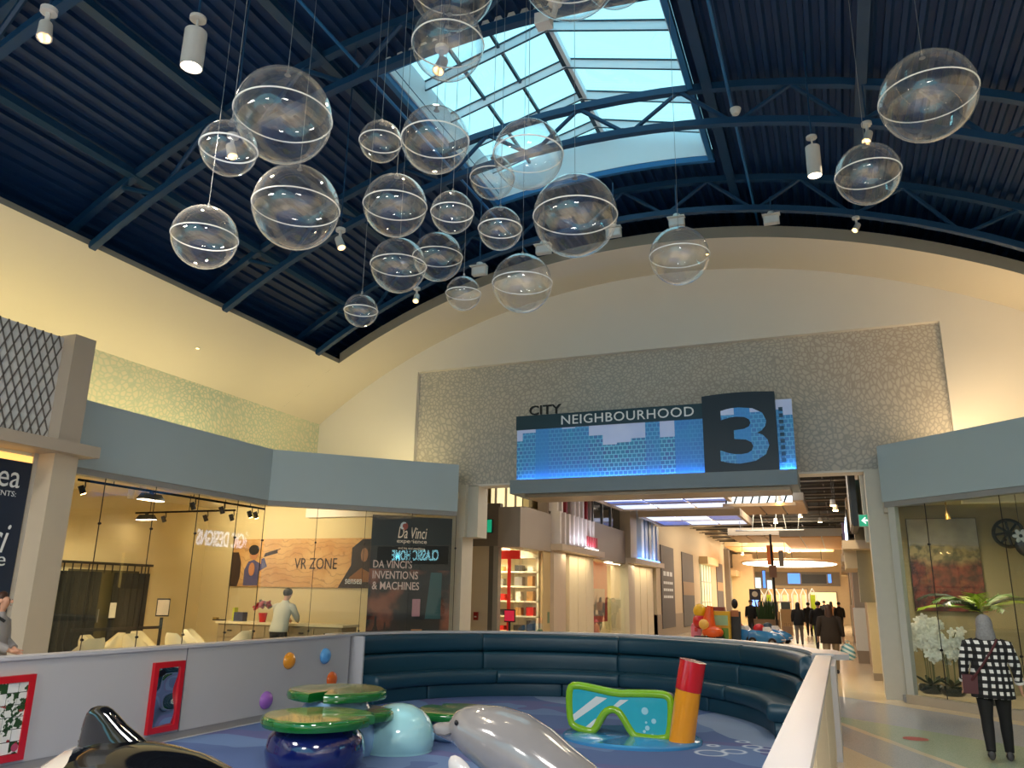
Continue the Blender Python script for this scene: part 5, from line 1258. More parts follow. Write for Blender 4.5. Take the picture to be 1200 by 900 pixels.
# left wall
g = G(); g.box(-8.3, XL, YL(768, 660)+.08, 66, 0, 6.4); struct('wall_left', g, CORW)
WUW = M('warm_upper_wall', (206, 190, 150), .7)
struct('wall_left', G().box(-12, -8.8, 17.75, 18.0, 0, 6.4), WUW); struct('wall_left', G().box(-12.2, -12, 17.75, 37, 0, 6.4), WUW); struct('wall_left', G().box(-8.5, -8.32, 21.8, YL(768, 700), 4.25, 6.4), WUW)
FLB = M('grey_stone_base', (150, 134, 116), .5)
g = G(); g.box(-8.25, XL+.02, YL(768, 660)+.08, 64, 0, 1.0); struct('baseboard_left', g, FLB)
# first shop
Y0, Y1 = 19.3, 21.76
s1 = thing('storefront', 'taupe storefront with a bright window of white shelves, nearest on the corridor left', 'storefront', (-8, 20.5, 0))
mk('fascia_box', G().box(-8.22, XL, Y0, Y1, 2.95, 3.98), TAUPE, s1); mk('return_fascia', G().box(-9.6, -8.22, Y0+.1, Y0+.3, 2.98, 4.1), M('dark_taupe', (118, 108, 98), .5), s1)
mk('return_wall', G().box(-9.6, -8.5, Y0+.12, Y0+.3, 0, 2.98), BEIGE, s1); mk('dark_reveal', G().box(-8.5, -8.36, Y0+.08, Y0+.3, 0, 2.98), M('dark_reveal', (92, 86, 78), .5), s1); mk('end_post', G().box(-8.36, -8.22, Y0+.05, Y0+.25, 0, 2.98), M('grey_post', (150, 142, 130), .5), s1)
mk('glass_pane', G().box(-8.22, XL-.03, Y0+.04, Y0+.055, .1, 2.95), GLASS, s1, smooth=False)
mk('glass_pane', G().box(XL-.045, XL-.03, Y0+.05, Y1-.6, .1, 2.95), GLASS, s1, smooth=False)
mk('side_panel', G().box(XL-.1, XL-.03, Y1-.6, Y1, 0, 2.95), M('sand_panel', (190, 164, 118), .4), s1)
mk('notice', G().box(XL-.03, XL-.022, Y1-.22, Y1-.06, 1.0, 1.3), M('green_notice', (110, 130, 100), .5), s1)
mk('base', G().box(-8.22, XL-.02, Y0+.02, Y1, 0, .1), FLB, s1)
p = pY(566, 617, Y0); q = thing('exit_sign', 'small green exit sign on the taupe wall left of the first shop', 'exit sign', (p.x+.1, Y0+.07, p.z)); EXG = M('exit_green', (20, 150, 110), .4, emis=(20, 150, 110), es=.5)
mk('housing', G().box(-.05, .14, -.02, .03, -.17, .2), BLACK, q, local=True); mk('face', G().box(-.04, .13, -.03, -.02, -.15, .18), EXG, q, local=True)
p = pY(556, 722, Y0); q = thing('fire_alarm_box', 'small dark red alarm box on the beige wall left of the first shop', 'alarm', (p.x, Y0+.11, p.z)); mk('body', G().box(-.06, .06, -.05, 0, -.1, .1), M('alarm_red', (140, 24, 24), .4), q, local=True); mk('lever', G().box(-.03, .03, -.06, -.05, -.03, .0), WHITE, q, local=True)
mk('upper_lit_pane', G().box(-8.6, -8.52, Y0+.35, Y1, 4.05, 5.6), M('warm_upper_pane', (250, 236, 190), .5, emis=(250, 232, 176), es=.55), s1)
for f in (0., .4, .8): mk('upper_mullion', G().box(-8.52, -8.47, Y0+.4+f*1.8, Y0+.46+f*1.8, 4.05, 5.6), TAUPE, s1)
mk('box_top', G().box(-8.5, XL, Y0+.3, Y1, 3.98, 4.02), TAUPE, s1)
# shop one interior
SHW = M('white_shelf', (236, 226, 196), .5)
g = G(); g.box(-11.8, -8.4, 23.6, 23.7, 0, 3.3); struct('wall_far', g, M('bright_shop_wall', (236, 222, 180), .7)); g = G(); g.box(-11.8, -8.4, 19.65, 26, 3.3, 3.4); struct('ceiling', g, M('bright_shop_wall'))
lamp('shop_one_lamp', 'AREA', (-8.95, 20.4, 3.26), 70, (1, .86, .6), 1., 1.)
rnd = random.Random(5)
sh = thing('shelving_unit', 'white shelves stocked with small goods in the bright first shop', 'shelving', (-8.9, 21.45, 0))
mk('back_panel', G().box(-10.5, -7.78, 21.55, 21.63, 0, 3.2), SHW, sh)
for z_ in (.3, .75, 1.15, 1.55, 1.95, 2.35, 2.75): mk('shelf', G().box(-10.5, -7.78, 21.2, 21.55, z_, z_+.04), SHW, sh)
for X in (-10.5, -9.6, -8.7, -7.83): mk('upright', G().box(X, X+.05, 21.2, 21.55, 0, 3.2), SHW, sh)
cols = [('red_goods', (206, 40, 34)), ('black_goods', (40, 36, 34)), ('tan_goods', (176, 128, 70)), ('white_goods', (230, 222, 206)), ('grey_goods', (130, 124, 116))]
ng = ['red box', 'black box', 'tan box', 'white box', 'grey box']; cnt = 0
for z_, zn in ((.34, 'lowest'), (.79, 'second lowest'), (1.19, 'third'), (1.59, 'fourth'), (1.99, 'fifth'), (2.39, 'sixth')):
    for X, xn in ((-10.6, 'left bay'), (-10.25, 'left bay, right half'), (-9.7, 'middle bay'), (-9.35, 'middle bay, right half'), (-8.8, 'right bay'), (-8.45, 'right bay, right half')):
        ci = rnd.randrange(5); wd_, hh = rnd.uniform(.07, .13), rnd.uniform(.12, .28)
        o = mk('boxed_goods', G().box(X+.4-wd_, X+.4+wd_, 21.25, 21.47, z_, z_+hh), M(cols[ci][0], cols[ci][1], .5)); tag(o, f'{ng[ci]} on the {zn} shelf of the bright shop, {xn}', 'box', 'goods on the bright shop shelves')
q = thing('hanging_banner', 'red banner and red column inside the bright first shop window', 'banner', (-8.0, 20.2, 0)); REDB = M('red_banner', (220, 34, 20), .5, emis=(220, 34, 20), es=.15)
pa, pb = pY(584, 645, 19.8), pY(609, 655, 19.8); mk('header', G().box(pa.x, pb.x, 19.78, 19.85, pb.z, pa.z), REDB, q); pc = pY(596, 700, 19.8); mk('column', G().box(pc.x-.04, pc.x+.04, 19.79, 19.84, .2, pb.z), REDB, q)
p = pY(598, 722, 19.8); q = thing('display_screen', 'red tilted display on a stand in the bright first shop window', 'screen', (p.x, 19.75, 0)); mk('stand', G().cyl((0, 0, 0), (0, 0, p.z), .03), BLACK, q, local=True); mk('panel', G().box(-.13, .13, -.03, .03, p.z-.12, p.z+.14, None), M('pink_red_screen', (220, 40, 70), .4, emis=(220, 40, 70), es=.3), q, local=True); mk('bezel', G().box(-.15, .15, .0, .04, p.z-.15, p.z+.17), BLACK, q, local=True)
for i, (px, h_) in enumerate(((588, .5), (606, .62), (616, .55), (632, .7))):
    p = pY(px, 735, 19.9); q = thing('display_stand', ('dark display stand at the left of the bright shop window', 'dark display stand left of centre in the bright shop window', 'dark display stand in the middle of the bright shop window', 'plant stand at the right of the bright shop window')[i], 'stand', (p.x, 19.95, 0)); mk('plinth', G().box(-.1, .1, -.08, .08, 0, h_), BLACK, q, local=True); mk('goods', G().ell((0, 0, h_+.1), (.1, .08, .12), 10, 6), M(*(('tan_goods',) if i < 3 else ('dark_leaf',))), q, local=True)
# first portal: pilaster, slab, striped fins
ya, yb, yc, yd = Y1, 22.85, YL(696, 650), YL(733, 655)
p1 = thing('portal_front', 'beige shop portal under a slab with red and white striped fins', 'storefront', (-7.8, 24, 0))
mk('pilaster', G().box(-8.2, -7.52, ya, yb, 0, 3.0), M('pinkish_beige', (188, 168, 146), .5), p1)
mk('slab', G().box(-8.3, -7.25, ya-.05, yc+.1, 3.0, 3.18), M('pinkish_beige'), p1)
yy = YL(668, 700); n_ = 3
for i in range(3):
    a_, b_ = yy+(yc-yy)*i/3, yy+(yc-yy)*(i+1)/3; mk('door_panel', G().box(-8.0, -7.62+.0, a_+.02, b_-.02, 0, 2.98), M('cream_door_panel', (226, 210, 174), .45), p1)
mk('door_glass', G().box(-7.7, -7.68, yb, yy, .05, 2.95), GLASS, p1, smooth=False); mk('red_strip', G().box(-8.1, -8.0, yb+.5, yb+.62, .9, 2.9), REDB, p1)
FW, FR, FT = M('white_fin', (220, 210, 204), .5), M('dark_red_fin', (130, 24, 30), .5), M('taupe_fin', (132, 116, 108), .5)
nf = 18
for i in range(nf):
    a_ = ya+.35+(yc-ya-.45)*i/nf; b_ = a_+(yc-ya-.45)/nf*.62
    mk('fin', G().box(-7.75, -7.45-.08*(i % 2), a_, b_, 3.18, 4.15-.0*(i % 3)), (FW, FR, FW, FT, FW, FR)[i % 6] if i < 14 else FW, p1)
    mk('upper_fin', G().box(-7.8, -7.55-.08*(i % 2), a_, b_, 4.15, 5.3), (FW, FT, FW, FW, FR)[i % 5], p1)
mk('fin_back', G().box(-8.1, -7.8, ya+.2, yc, 3.18, 5.4), FT, p1)
for i in range(5):
    a_ = yc-1.35+i*.26; mk('red_mark', G().box(-7.44, -7.42, a_, a_+.17, 3.3, 3.62), M('bright_red_mark', (150, 30, 44), .5), p1)
mk('lit_base', G().box(-7.5, -7.42, yc-1.4, yc-.05, 3.19, 3.25), M('white_lit_strip', (240, 238, 235), .5, emis=(240, 238, 235), es=1.2), p1)
lamp('portal_one_lamp', 'AREA', (-7.35, 24, 2.95), 14, (1, .84, .56), .15, 3)
lamp('fin_lamp', 'AREA', (-7.3, 24.4, 3.3), 10, (.75, .8, 1), 2.6, .1, (-.3, 0, 1), roll=(0, 1, 0))
# second shop
s2 = thing('storefront', 'taupe storefront with a red poster behind glass, second on the corridor left', 'storefront', (-8, 28, 0))
mk('fascia_box', G().box(-8.3, XL, yc+.1, yd, 2.98, 4.2), TAUPE, s2); mk('upper_window', G().box(-8.1, XL-.15, yc+.1, yd-.2, 4.2, 5.6), M('dark_upper_glass', (22, 30, 36), .08), s2)
for f in (.05, .33, .6): mk('window_post', G().box(XL-.15, XL-.1, yc+.1+(yd-yc)*f, yc+.16+(yd-yc)*f, 4.2, 5.6), STEEL, s2)
mk('glass_pane', G().box(XL-.07, XL-.055, yc+.1, (yc+yd)/2, .1, 2.98), GLASS, s2, smooth=False); mk('glass_pane', G().box(XL-.07, XL-.055, (yc+yd)/2, yd, .1, 2.98), GLASS, s2, smooth=False)
mk('red_poster', G().box(XL-.16, XL-.12, yc+.2, (yc+yd)/2-.1, .9, 2.9), M('red_poster', (190, 36, 24), .5, var=.35, scale=2.5), s2); mk('grey_poster', G().box(XL-.12, XL-.1, yc+.3, (yc+yd)/2-.5, 1.1, 2.0), M('grey_print', (150, 140, 132), .5, var=.3, scale=4), s2)
struct('wall_far', G().box(-12, -8.31, yd+1.1, yd+1.2, 0, 6.4), WUW); mk('back_wall', G().box(-9.6, -9.5, yc, yd, 0, 3), M('olive_lit_wall', (186, 176, 110), .6), s2); lamp('shop_two_lamp', 'AREA', (-8.7, (yc+yd)/2+1, 2.9), 50, (1, .88, .55), 1.2, 3)
for i in range(5): mk('goods', G().ell((-8.6, (yc+yd)/2+.4+i*.35, .5+.25*(i % 3)), (.15, .15, .3), 10, 6), M('tan_goods') if i % 2 else M('dark_leaf'), s2)
# second portal with blue lit fins
ye_, yf = YL(768, 660), YL(734, 660)
p2 = thing('portal_front', 'beige shop portal under a slab with tall blue lit fins', 'storefront', (-7.8, 33, 0))
mk('pilaster', G().box(-8.2, -7.5, yd, yd+1.0, 0, 3.0), BEIGE, p2); mk('tower', G().box(-8.2, -7.4, yd+.05, yd+1.1, 3.2, 5.4), M('sand_grey', (170, 154, 130), .5), p2)
mk('slab', G().box(-8.3, -7.2, yd, ye_, 3.0, 3.2), BEIGE, p2)
for i, (f, hh, mt) in enumerate(((.32, 5.3, FRAME), (.45, 5.1, M('blue_grey_fin', (120, 140, 160), .4)), (.58, 5.0, M('grey_green_fin', (110, 116, 110), .4)), (.72, 4.9, FRAME), (.86, 4.8, M('blue_grey_fin')))):
    a_ = yd+(ye_-yd)*f; mk('fin', G().box(-7.9, -7.35, a_, a_+.45, 3.2, hh), mt, p2)
mk('blue_strip', G().box(-7.5, -7.3, yd+1.2, ye_-.4, 3.21, 3.26), M('blue_lit_strip', (120, 170, 255), .5, emis=(90, 150, 255), es=3), p2)
lamp('portal_two_lamp', 'AREA', (-7.35, 33, 2.95), 16, (1, .84, .56), .15, 4)
lamp('blue_fin_lamp', 'AREA', (-7.15, (yd+ye_)/2, 3.3), 14, (.3, .5, 1), 3, .1, (-.3, 0, 1), roll=(0, 1, 0))
for i in range(3):
    a_ = yd+1.4+i*1.25; mk('door_panel', G().box(-8.0, -7.65, a_, a_+1.15, 0, 2.98), M('cream_door_panel'), p2)
# dark wall posters, window with hood, far portal
GP = M('dark_grey_poster', (88, 84, 84), .6, var=.1); 
def wallposter(xa, xb, yt, ybm, lab, mid=None):
    a_, b_ = YL(xa, 690), YL(xb, 690); z1_, z0_ = pX((xa+xb)/2, yt, XL).z, max(.15, pX((xa+xb)/2, ybm, XL).z)
    o = thing('wall_poster', lab, 'poster', (XL, (a_+b_)/2, z0_))
    mk('sheet', G().box(XL, XL+.05, a_, b_, z0_, z1_), GP, o)
    if mid: mk('middle_print', G().box(XL+.05, XL+.06, a_+.05, b_-.05, z0_+(z1_-z0_)*.42, z0_+(z1_-z0_)*.6), M('tan_middle_print', (160, 130, 96), .6), o)
    else:
        for k, (zz_, wd_) in enumerate(((.63, .5), (.53, .62), (.445, .68), (.36, .7))):
            g = G(); n = 5 if k else 3
            for q in range(n): g.box(XL+.05, XL+.06, a_+.4+(b_-a_-.8)*q/n, a_+.4+(b_-a_-.8)*(q+.75)/n, z0_+(z1_-z0_)*zz_, z0_+(z1_-z0_)*(zz_+(.055 if k == 0 else .032)))
            mk('white_print_line', g, WHITEP, o)
wallposter(774.5, 789.5, 641, 736, 'tall dark grey wall poster with four white text lines on the left corridor wall')
wallposter(799.5, 812.5, 649, 734, 'tall dark wall poster with a tan middle, left of the hooded window', True)
wallposter(840, 847, 661, 716, 'narrow dark wall poster with a tan middle, right of the hooded window', True)
a_, b_ = YL(821, 690), YL(833, 690); z1_ = pX(827, 663, XL).z; hw = thing('hooded_window', 'lit shop window under a cream hood on the left corridor wall', 'window', (XL, (a_+b_)/2, .3))
LITG = M('lit_greenish_window', (196, 206, 170), .3, emis=(200, 208, 160), es=.5, var=.3, scale=3)
mk('lit_display', G().box(XL, XL+.04, a_, b_, .3, z1_), LITG, hw); mk('hood', G().box(XL, XL+.5, a_-.1, b_+.3, z1_+.02, z1_+.45), M('cream_hood', (214, 186, 140), .5), hw)
for f in (.0, .25, .5, .75, 1.): mk('mullion', G().box(XL+.04, XL+.08, a_+(b_-a_)*f-.04, a_+(b_-a_)*f+.04, .3, z1_), BEIGE, hw)
for zf in (.35, .7): mk('transom', G().box(XL+.04, XL+.07, a_, b_, .3+(z1_-.3)*zf, .36+(z1_-.3)*zf), BEIGE, hw)
a_ = YL(850, 690); fp = thing('portal_front', 'far shop portal with a dark edge before the cream pillar', 'storefront', (XL, a_+4, 0))
mk('dark_edge', G().box(XL, XL+.35, a_, a_+.6, 0, 5.2), M('dark_taupe'), fp); mk('lit_display', G().box(XL, XL+.05, a_+1, a_+7, .2, 3.3), LITG, fp); mk('hood', G().box(XL, XL+.7, a_+.8, a_+7.5, 3.35, 3.75), M('cream_hood'), fp); mk('upper_dark', G().box(XL, XL+.2, a_+.8, a_+7, 4.0, 5.2), BLACK, fp)
for k in range(4): mk('mullion', G().box(XL+.05, XL+.12, a_+1+k*2, a_+1.15+k*2, .2, 3.3), BEIGE, fp)
CPIL = M('warm_cream_pillar', (226, 190, 144), .6); pa, pb = pY(866, 700, 63), pY(885, 700, 63); g = G(); g.box(XL, pb.x, 62.6, 63.4, 0, 5.0); struct('wall_left', g, CPIL)

# ---- right side of the corridor
rc = thing('corridor_column', 'grey and cream column at the right corner of the corridor beside the glass shop', 'column', (.75, 21, 0))
mk('lower_block', G().box(.55, 1.1, 20.8, 21.5, 0, 1.72), M('cream_block', (206, 188, 148), .5), rc); mk('plinth', G().box(.54, 1.1, 20.78, 21.5, 0, .16), FLB, rc)
mk('upper_shaft', G().box(.42, 1.1, 20.85, 21.5, 1.72, 4.6), M('olive_grey_shaft', (142, 132, 108), .5), rc); mk('side_shaft', G().box(.9, 1.1, 20.84, 20.86, 1.72, 3.4), BEIGE, rc)
q = thing('light_slot', 'tall warm light slot between the corner column and the glass shop', 'light', (.8, 20.7, 1.8)); mk('strip', G().box(.76, .82, 20.74, 20.8, 1.75, 3.0), M('warm_slot', (255, 226, 140), .4, emis=(255, 214, 120), es=.75), q); mk('edge', G().box(.84, .9, 20.72, 20.8, 1.75, 3.0), BEIGE, q)
q = thing('corridor_canopy', 'cream projecting slab on the right corridor wall below the dark board', 'canopy', (.5, 21, 2.8)); mk('slab', G().box(.12, .95, 20.3, 23.5, 2.92, 3.12), M('pinkish_beige'), q); mk('soffit_box', G().box(.15, .45, 20.9, 24, 2.5, 2.92), CORW, q)
q = thing('hanging_board', 'dark edge-on sign board at the top right of the corridor opening', 'sign', (.42, 19.8, 3.2)); mk('board', G().box(.36, .48, 18.6, 20.9, 3.3, 5.0), BLACK, q); mk('edge_strip', G().box(.33, .36, 18.7, 20.8, 3.35, 4.95), M('dark_bronze_lattice'), q); mk('hanger', G().box(.4, .44, 19.2, 19.25, 5.0, 6.4), BLACK, q)
p = pY(1014, 610, 17.55); q = thing('exit_sign', 'green arrow exit sign on the grey column right of the corridor opening', 'exit sign', (p.x, 17.55, p.z)); mk('face', G().box(-.11, .11, -.03, .0, -.11, .11), EXG, q, local=True); mk('housing', G().box(-.12, .12, .0, .06, -.12, .12), WHITE, q, local=True)
mk('arrow', G().prism([(-.075, 0), (0, .07), (.015, .05), (-.02, .018), (.075, .018), (.075, -.018), (-.02, -.018), (.015, -.05), (0, -.07)], -.036, -.03, MXZ), M('white_arrow', (240, 245, 242), .5, emis=(240, 245, 242), es=.6), q, local=True)
mk('bracket', G().box(-.02, .3, .02, .06, -.02, .02), STEEL, q, local=True)
g = G(); g.box(.62, 2.2, 21.5, 66, 0, 6.4); struct('wall_right', g, M('right_corridor_wall', (178, 152, 120), .6))
for i, (Y, X, lab) in enumerate(((26.2, .35, 'grey column with a white foot block, second on the right corridor wall'), (31, .38, 'pinkish column, third on the right corridor wall'), (38, .4, 'narrow column, fourth on the right corridor wall'), (46, .42, 'narrow column, farthest on the right corridor wall'))):
    q = thing('corridor_column', lab, 'column', (X+.2, Y, 0)); mk('shaft', G().box(X, .75, Y, Y+1.1, 1.55, 4.8), (TAUPE, M('salmon_shaft', (186, 140, 110), .5), BEIGE, TAUPE)[i], q); mk('foot_block', G().box(X-.05, .75, Y-.05, Y+1.1, .35, 1.55), (WHITE, M('salmon_shaft'), BEIGE, BEIGE)[i], q); mk('plinth', G().box(X-.04, .75, Y-.04, Y+1.1, 0, .35), FLB, q)
    q2 = thing('wall_canopy', ('cream canopy on the right corridor wall, nearest of four', 'cream canopy on the right corridor wall, second of four', 'cream canopy on the right corridor wall, third of four', 'cream canopy on the right corridor wall, farthest of four')[i], 'canopy', (.3, Y+2.5, 3)); mk('slab', G().box(.1, .7, Y+1.5, Y+4, 2.95+.05*i, 3.2+.05*i), CORW, q2); mk('blade_sign', G().box(.2, .28, Y+1.8, Y+2.4, 3.3, 4.2), M('violet_blade', (130, 110, 150), .5) if i == 0 else BLACK, q2)
# ---- suspended ceiling pieces
def cloud(x0, x1, y0, y1, z0, nx, ny, lab, mats, frame_m, em=.55):
    o = thing('ceiling_cloud', lab, 'ceiling panel', ((x0+x1)/2, (y0+y1)/2, z0)); k = .08
    g = G(); g.box(x0, x1, y0, y0+.12, z0, z0+.3); g.box(x0, x1, y1-.12, y1, z0, z0+.3); g.box(x0, x0+.12, y0+.12, y1-.12, z0, z0+.3); g.box(x1-.12, x1, y0+.12, y1-.12, z0, z0+.3); mk('frame', g, frame_m, o, smooth=False)
    for i in range(nx):
        for j in range(ny):
            xa, xb = x0+.12+(x1-x0-.24)*i/nx, x0+.12+(x1-x0-.24)*(i+1)/nx; ya_, yb_ = y0+.12+(y1-y0-.24)*j/ny, y0+.12+(y1-y0-.24)*(j+1)/ny
            mk('diffuser_pane', G().box(xa+.05, xb-.05, ya_+.05, yb_-.05, z0+.05, z0+.09), mats[(i*ny+j) % len(mats)], o, smooth=False)
    mk('grid_bars', G().box(x0+.1, x1-.1, (y0+y1)/2-.04, (y0+y1)/2+.04, z0+.02, z0+.05), frame_m, o)
    for X in (x0+.3, x1-.3): mk('hanger', G().cyl((X, (y0+y1)/2, z0+.28), (X, (y0+y1)/2, 6.4), .015, n=6), BLACK, o)
DP = [M('pale_diffuser', (206, 214, 232), .4, emis=(196, 210, 240), es=.7), M('blue_diffuser', (110, 130, 190), .4, emis=(96, 120, 200), es=.35), M('pale_diffuser')]
CLF = M('cloud_frame_greige', (176, 156, 130), .5)
cloud(-7.2, -3.0, 24.4, 28.2, 4.75, 3, 3, 'lit grid ceiling panel hung just behind the big sign', DP, CLF)
cloud(-7.2, -3.3, 31, 35.5, 4.8, 3, 2, 'lit grid ceiling panel, second one down the corridor', DP, CLF)
WOODP = M('tan_wood_panel', (190, 150, 104), .5, var=.1); 
def slab(x0, x1, y0, y1, z0, th, lab, front, under):
    o = thing('ceiling_slab', lab, 'ceiling panel', ((x0+x1)/2, (y0+y1)/2, z0)); mk('edge_band', G().box(x0, x1, y0, y1, z0+.04, z0+th), front, o, smooth=False); n = 3
    for i in range(n): mk('wood_panel', G().box(x0+(x1-x0)*i/n+.03, x0+(x1-x0)*(i+1)/n-.03, y0+.05, y1-.05, z0, z0+.04), under, o, smooth=False)
    for X in (x0+.3, x1-.3): mk('hanger', G().cyl((X, (y0+y1)/2, z0+th), (X, (y0+y1)/2, 6.4), .015, n=6), BLACK, o)
slab(-3.0, -.85, 26.5, 30.5, 4.75, .28, 'tan ceiling slab hung behind the right part of the big sign', M('greige_edge', (130, 122, 112), .5), WOODP)
slab(-5.0, -2.4, 41, 46, 4.75, .4, 'brown ceiling slab hung far down the corridor on the left', M('greige_edge'), WOODP)
slab(-2.5, .3, 40, 50, 4.6, .4, 'long ceiling slab with wooden underside far down the corridor on the right', FRAME, M('orange_wood_panel', (214, 160, 100), .5, var=.15))
slab(-6.6, -.2, 52, 58, 4.9, .3, 'wide wooden ceiling slab above the glowing ring at the corridor end', M('cream_hood'), M('orange_wood_panel'))
GLOW = M('ring_glow', (255, 246, 226), .4, emis=(255, 244, 220), es=3.2)
q = thing('ring_light', 'big glowing curved ceiling light at the far end of the corridor', 'light', (-3.2, 56, 3.95)); mk('diffuser', G().prism([(-3.0+2.9*math.cos(a), 56+5.5*math.sin(a)) for a in [2*PI*i/48 for i in range(48)]], 4.0, 4.06), GLOW, q); mk('rim', G().tube([(-3.0+2.95*math.cos(a), 56+5.6*math.sin(a), 4.05) for a in [2*PI*i/48 for i in range(48)]], .07, 6, loop=True), CLF, q)
for X, Y in ((-5, 56), (-1, 56), (-3, 52), (-3, 60)): mk('hanger', G().cyl((X, Y, 4.05), (X, Y, 6.4), .02, n=6), BLACK, q)
pa, pb = pY(850, 588, 26), pY(928, 584, 26)
q = thing('clerestory_strip', 'bright clerestory strip with truss bars seen just under the big sign', 'window', ((pa.x+pb.x)/2, 26.2, pa.z)); mk('lit_pane', G().box(pa.x, pb.x, 26.2, 26.24, pa.z-.05, pb.z+.5), M('clerestory_pane', (220, 236, 248), .4, emis=(214, 234, 250), es=1.0), q)
for i in range(8):
    xa = pa.x+(pb.x-pa.x)*i/8; mk('truss_bar', G().beam((xa, 26.15, pa.z-.05), (xa+(pb.x-pa.x)/8*(1 if i % 2 else .5), 26.15, pb.z+.5), .05, .05, up=(0, 1, 0)), BLACK, q)
mk('sill', G().box(pa.x-.1, pb.x+.1, 26.1, 26.2, pa.z-.15, pa.z-.05), CLF, q)
# corridor spots (small bright heads)
for i, (px, py, Y, lab) in enumerate(((913, 586, 26, 'small lit spot head below the clerestory strip'), (976, 590, 26, 'lit spot head, upper of a pair right of the tan slab'), (979, 596, 26.3, 'lit spot head, lower of a pair right of the tan slab'), (909, 611, 34, 'lit spot head on the truss rail in mid corridor, left one'), (938, 604, 34, 'lit spot head on the truss rail in mid corridor, right one'), (871, 633, 46, 'tiny lit lamp under the dark ceiling on the left'), (870, 649, 50, 'tiny lit lamp below the brown ceiling slab'), (925, 646, 50, 'tiny lit lamp right of the orange banner'), (961, 610, 36, 'dim spot head under the dark ceiling on the right'))):
    p = pY(px, py, Y); q = thing('corridor_spot', lab, 'spotlight', p, group='small spots in the corridor ceiling'); mk('head', G().cyl((0, 0, .12), (0, 0, -.06), .07, .09, 10), LAMPW, q, local=True); mk('lens', G().cyl((0, 0, -.061), (0, 0, -.075), .075, n=10), LENSW, q, local=True); mk('rod', G().cyl((0, 0, .12), (0, 0, 6.4-p.z), .01, n=5), BLACK, q, local=True)
q = thing('truss_rail', 'thin white lighting truss hung across the corridor ceiling', 'truss', (-3.2, 34, 5.0)); pa, pb = pY(862, 622, 34), pY(942, 619, 34); mk('rail', G().cyl((pa.x, 34, pa.z), (pb.x, 34, pa.z), .03), FRAME, q)
for i in range(6):
    X = pa.x+(pb.x-pa.x)*(i+.5)/6; mk('hanger', G().tube([(X, 34, pa.z), (X+(.25 if i % 2 else -.25), 34, 6.4)], .015, 5), FRAME, q)
# corridor light
for i, Y in enumerate((20, 26, 33, 41, 50, 59)): lamp('corridor_lamp', 'AREA', (-3.4, Y, 5.5), (120, 130, 160, 200, 230, 230)[i], (1, .85, .66), 4.5, 2)
lamp('corridor_wallwash', 'AREA', (-5.2, 48, 5.2), 90, (1, .82, .58), 22, .3, (-1, 0, -.3), roll=(0, 1, 0))
lamp('corner_downlight', 'SPOT', (-.2, 19.6, 4.9), 260, (1, .80, .48), .1, direction=(.12, .05, -1), spot=D2R(75), blend=.9)

# ---- things standing in the corridor
q = thing('banner_pole', 'thin black pole with an orange and a grey banner in mid corridor', 'pole', (pY(911, 735, 38).x, 38, 0)); X0 = q.location.x
mk('pole', G().cyl((X0, 38, 0), (X0-.05, 38, 4.6), .05, n=8), BLACK, q)
pa, pb = pY(898, 639, 38), pY(907, 662, 38); mk('orange_banner', G().box(pa.x, pb.x, 38, 38.03, pb.z, pa.z), M('orange_banner', (250, 130, 60), .6, var=.15), q); mk('brown_board', G().box(pa.x+.05, pb.x+.1, 37.95, 38.0, pb.z-.55, pb.z-.02), M('brown_board', (120, 84, 60), .6), q)
pa, pb = pY(912, 645, 38), pY(919, 664, 38); mk('grey_banner', G().box(pa.x, pb.x, 38, 38.03, pb.z, pa.z), M('grey_banner', (128, 118, 108), .6), q)
pa, pb = pY(884, 726, 40), pY(913, 738, 40); q = thing('planter_box', 'brown planter box with dark spiky plants behind the toy cars', 'planter', ((pa.x+pb.x)/2, 40, 0)); mk('box', G().box(pa.x, pb.x, 39.7, 40.3, 0, .85), M('brown_planter', (130, 104, 76), .6), q)
for i in range(14):
    X = pa.x+.2+(pb.x-pa.x-.4)*i/13; mk('leaf_blade', G().tube([(X, 40, .83), (X+random.uniform(-.1, .1), 40, 1.25), (X+random.uniform(-.2, .2), 40, 1.5+.4*random.random())], [.05, .06, .005], 5), M('dark_leaf'), q)
pa, pb = pY(881, 703, 48), pY(890, 719, 48); q = thing('info_screen', 'blue lit information screen on a dark stand in mid corridor', 'screen', ((pa.x+pb.x)/2, 48, 0)); mk('totem', G().box(pa.x-.12, pb.x+.12, 48, 48.15, 0, pa.z+.6), M('dark_totem', (60, 62, 84), .4), q); mk('display', G().box(pa.x, pb.x, 47.98, 48, pb.z, pa.z), M('blue_screen', (130, 170, 255), .3, emis=(130, 170, 255), es=1.1), q); mk('round_mark', G().cyl(((pa.x+pb.x)/2, 47.99, pa.z+.32), ((pa.x+pb.x)/2, 47.97, pa.z+.32), .16), WHITEP, q)
for i, (xa, xb, ya_, yb_) in enumerate(((894, 912, 706, 717), (915, 926, 706, 714))):
    pa, pb = pY(xa, ya_, 46), pY(xb, yb_, 46); q = thing('kiosk_case', ('glass kiosk case left of the pole', 'glass kiosk case right of the pole')[i], 'kiosk', ((pa.x+pb.x)/2, 46, 0)); mk('case', G().box(pa.x, pb.x, 46, 46.5, pb.z, pa.z), M('dim_case', (110, 124, 124), .2), q); mk('counter', G().box(pa.x-.05, pb.x+.05, 45.9, 46.6, 0, pb.z), M('cream_hood'), q); mk('lid', G().box(pa.x-.05, pb.x+.05, 45.95, 46.55, pa.z, pa.z+.06), WHITE, q)
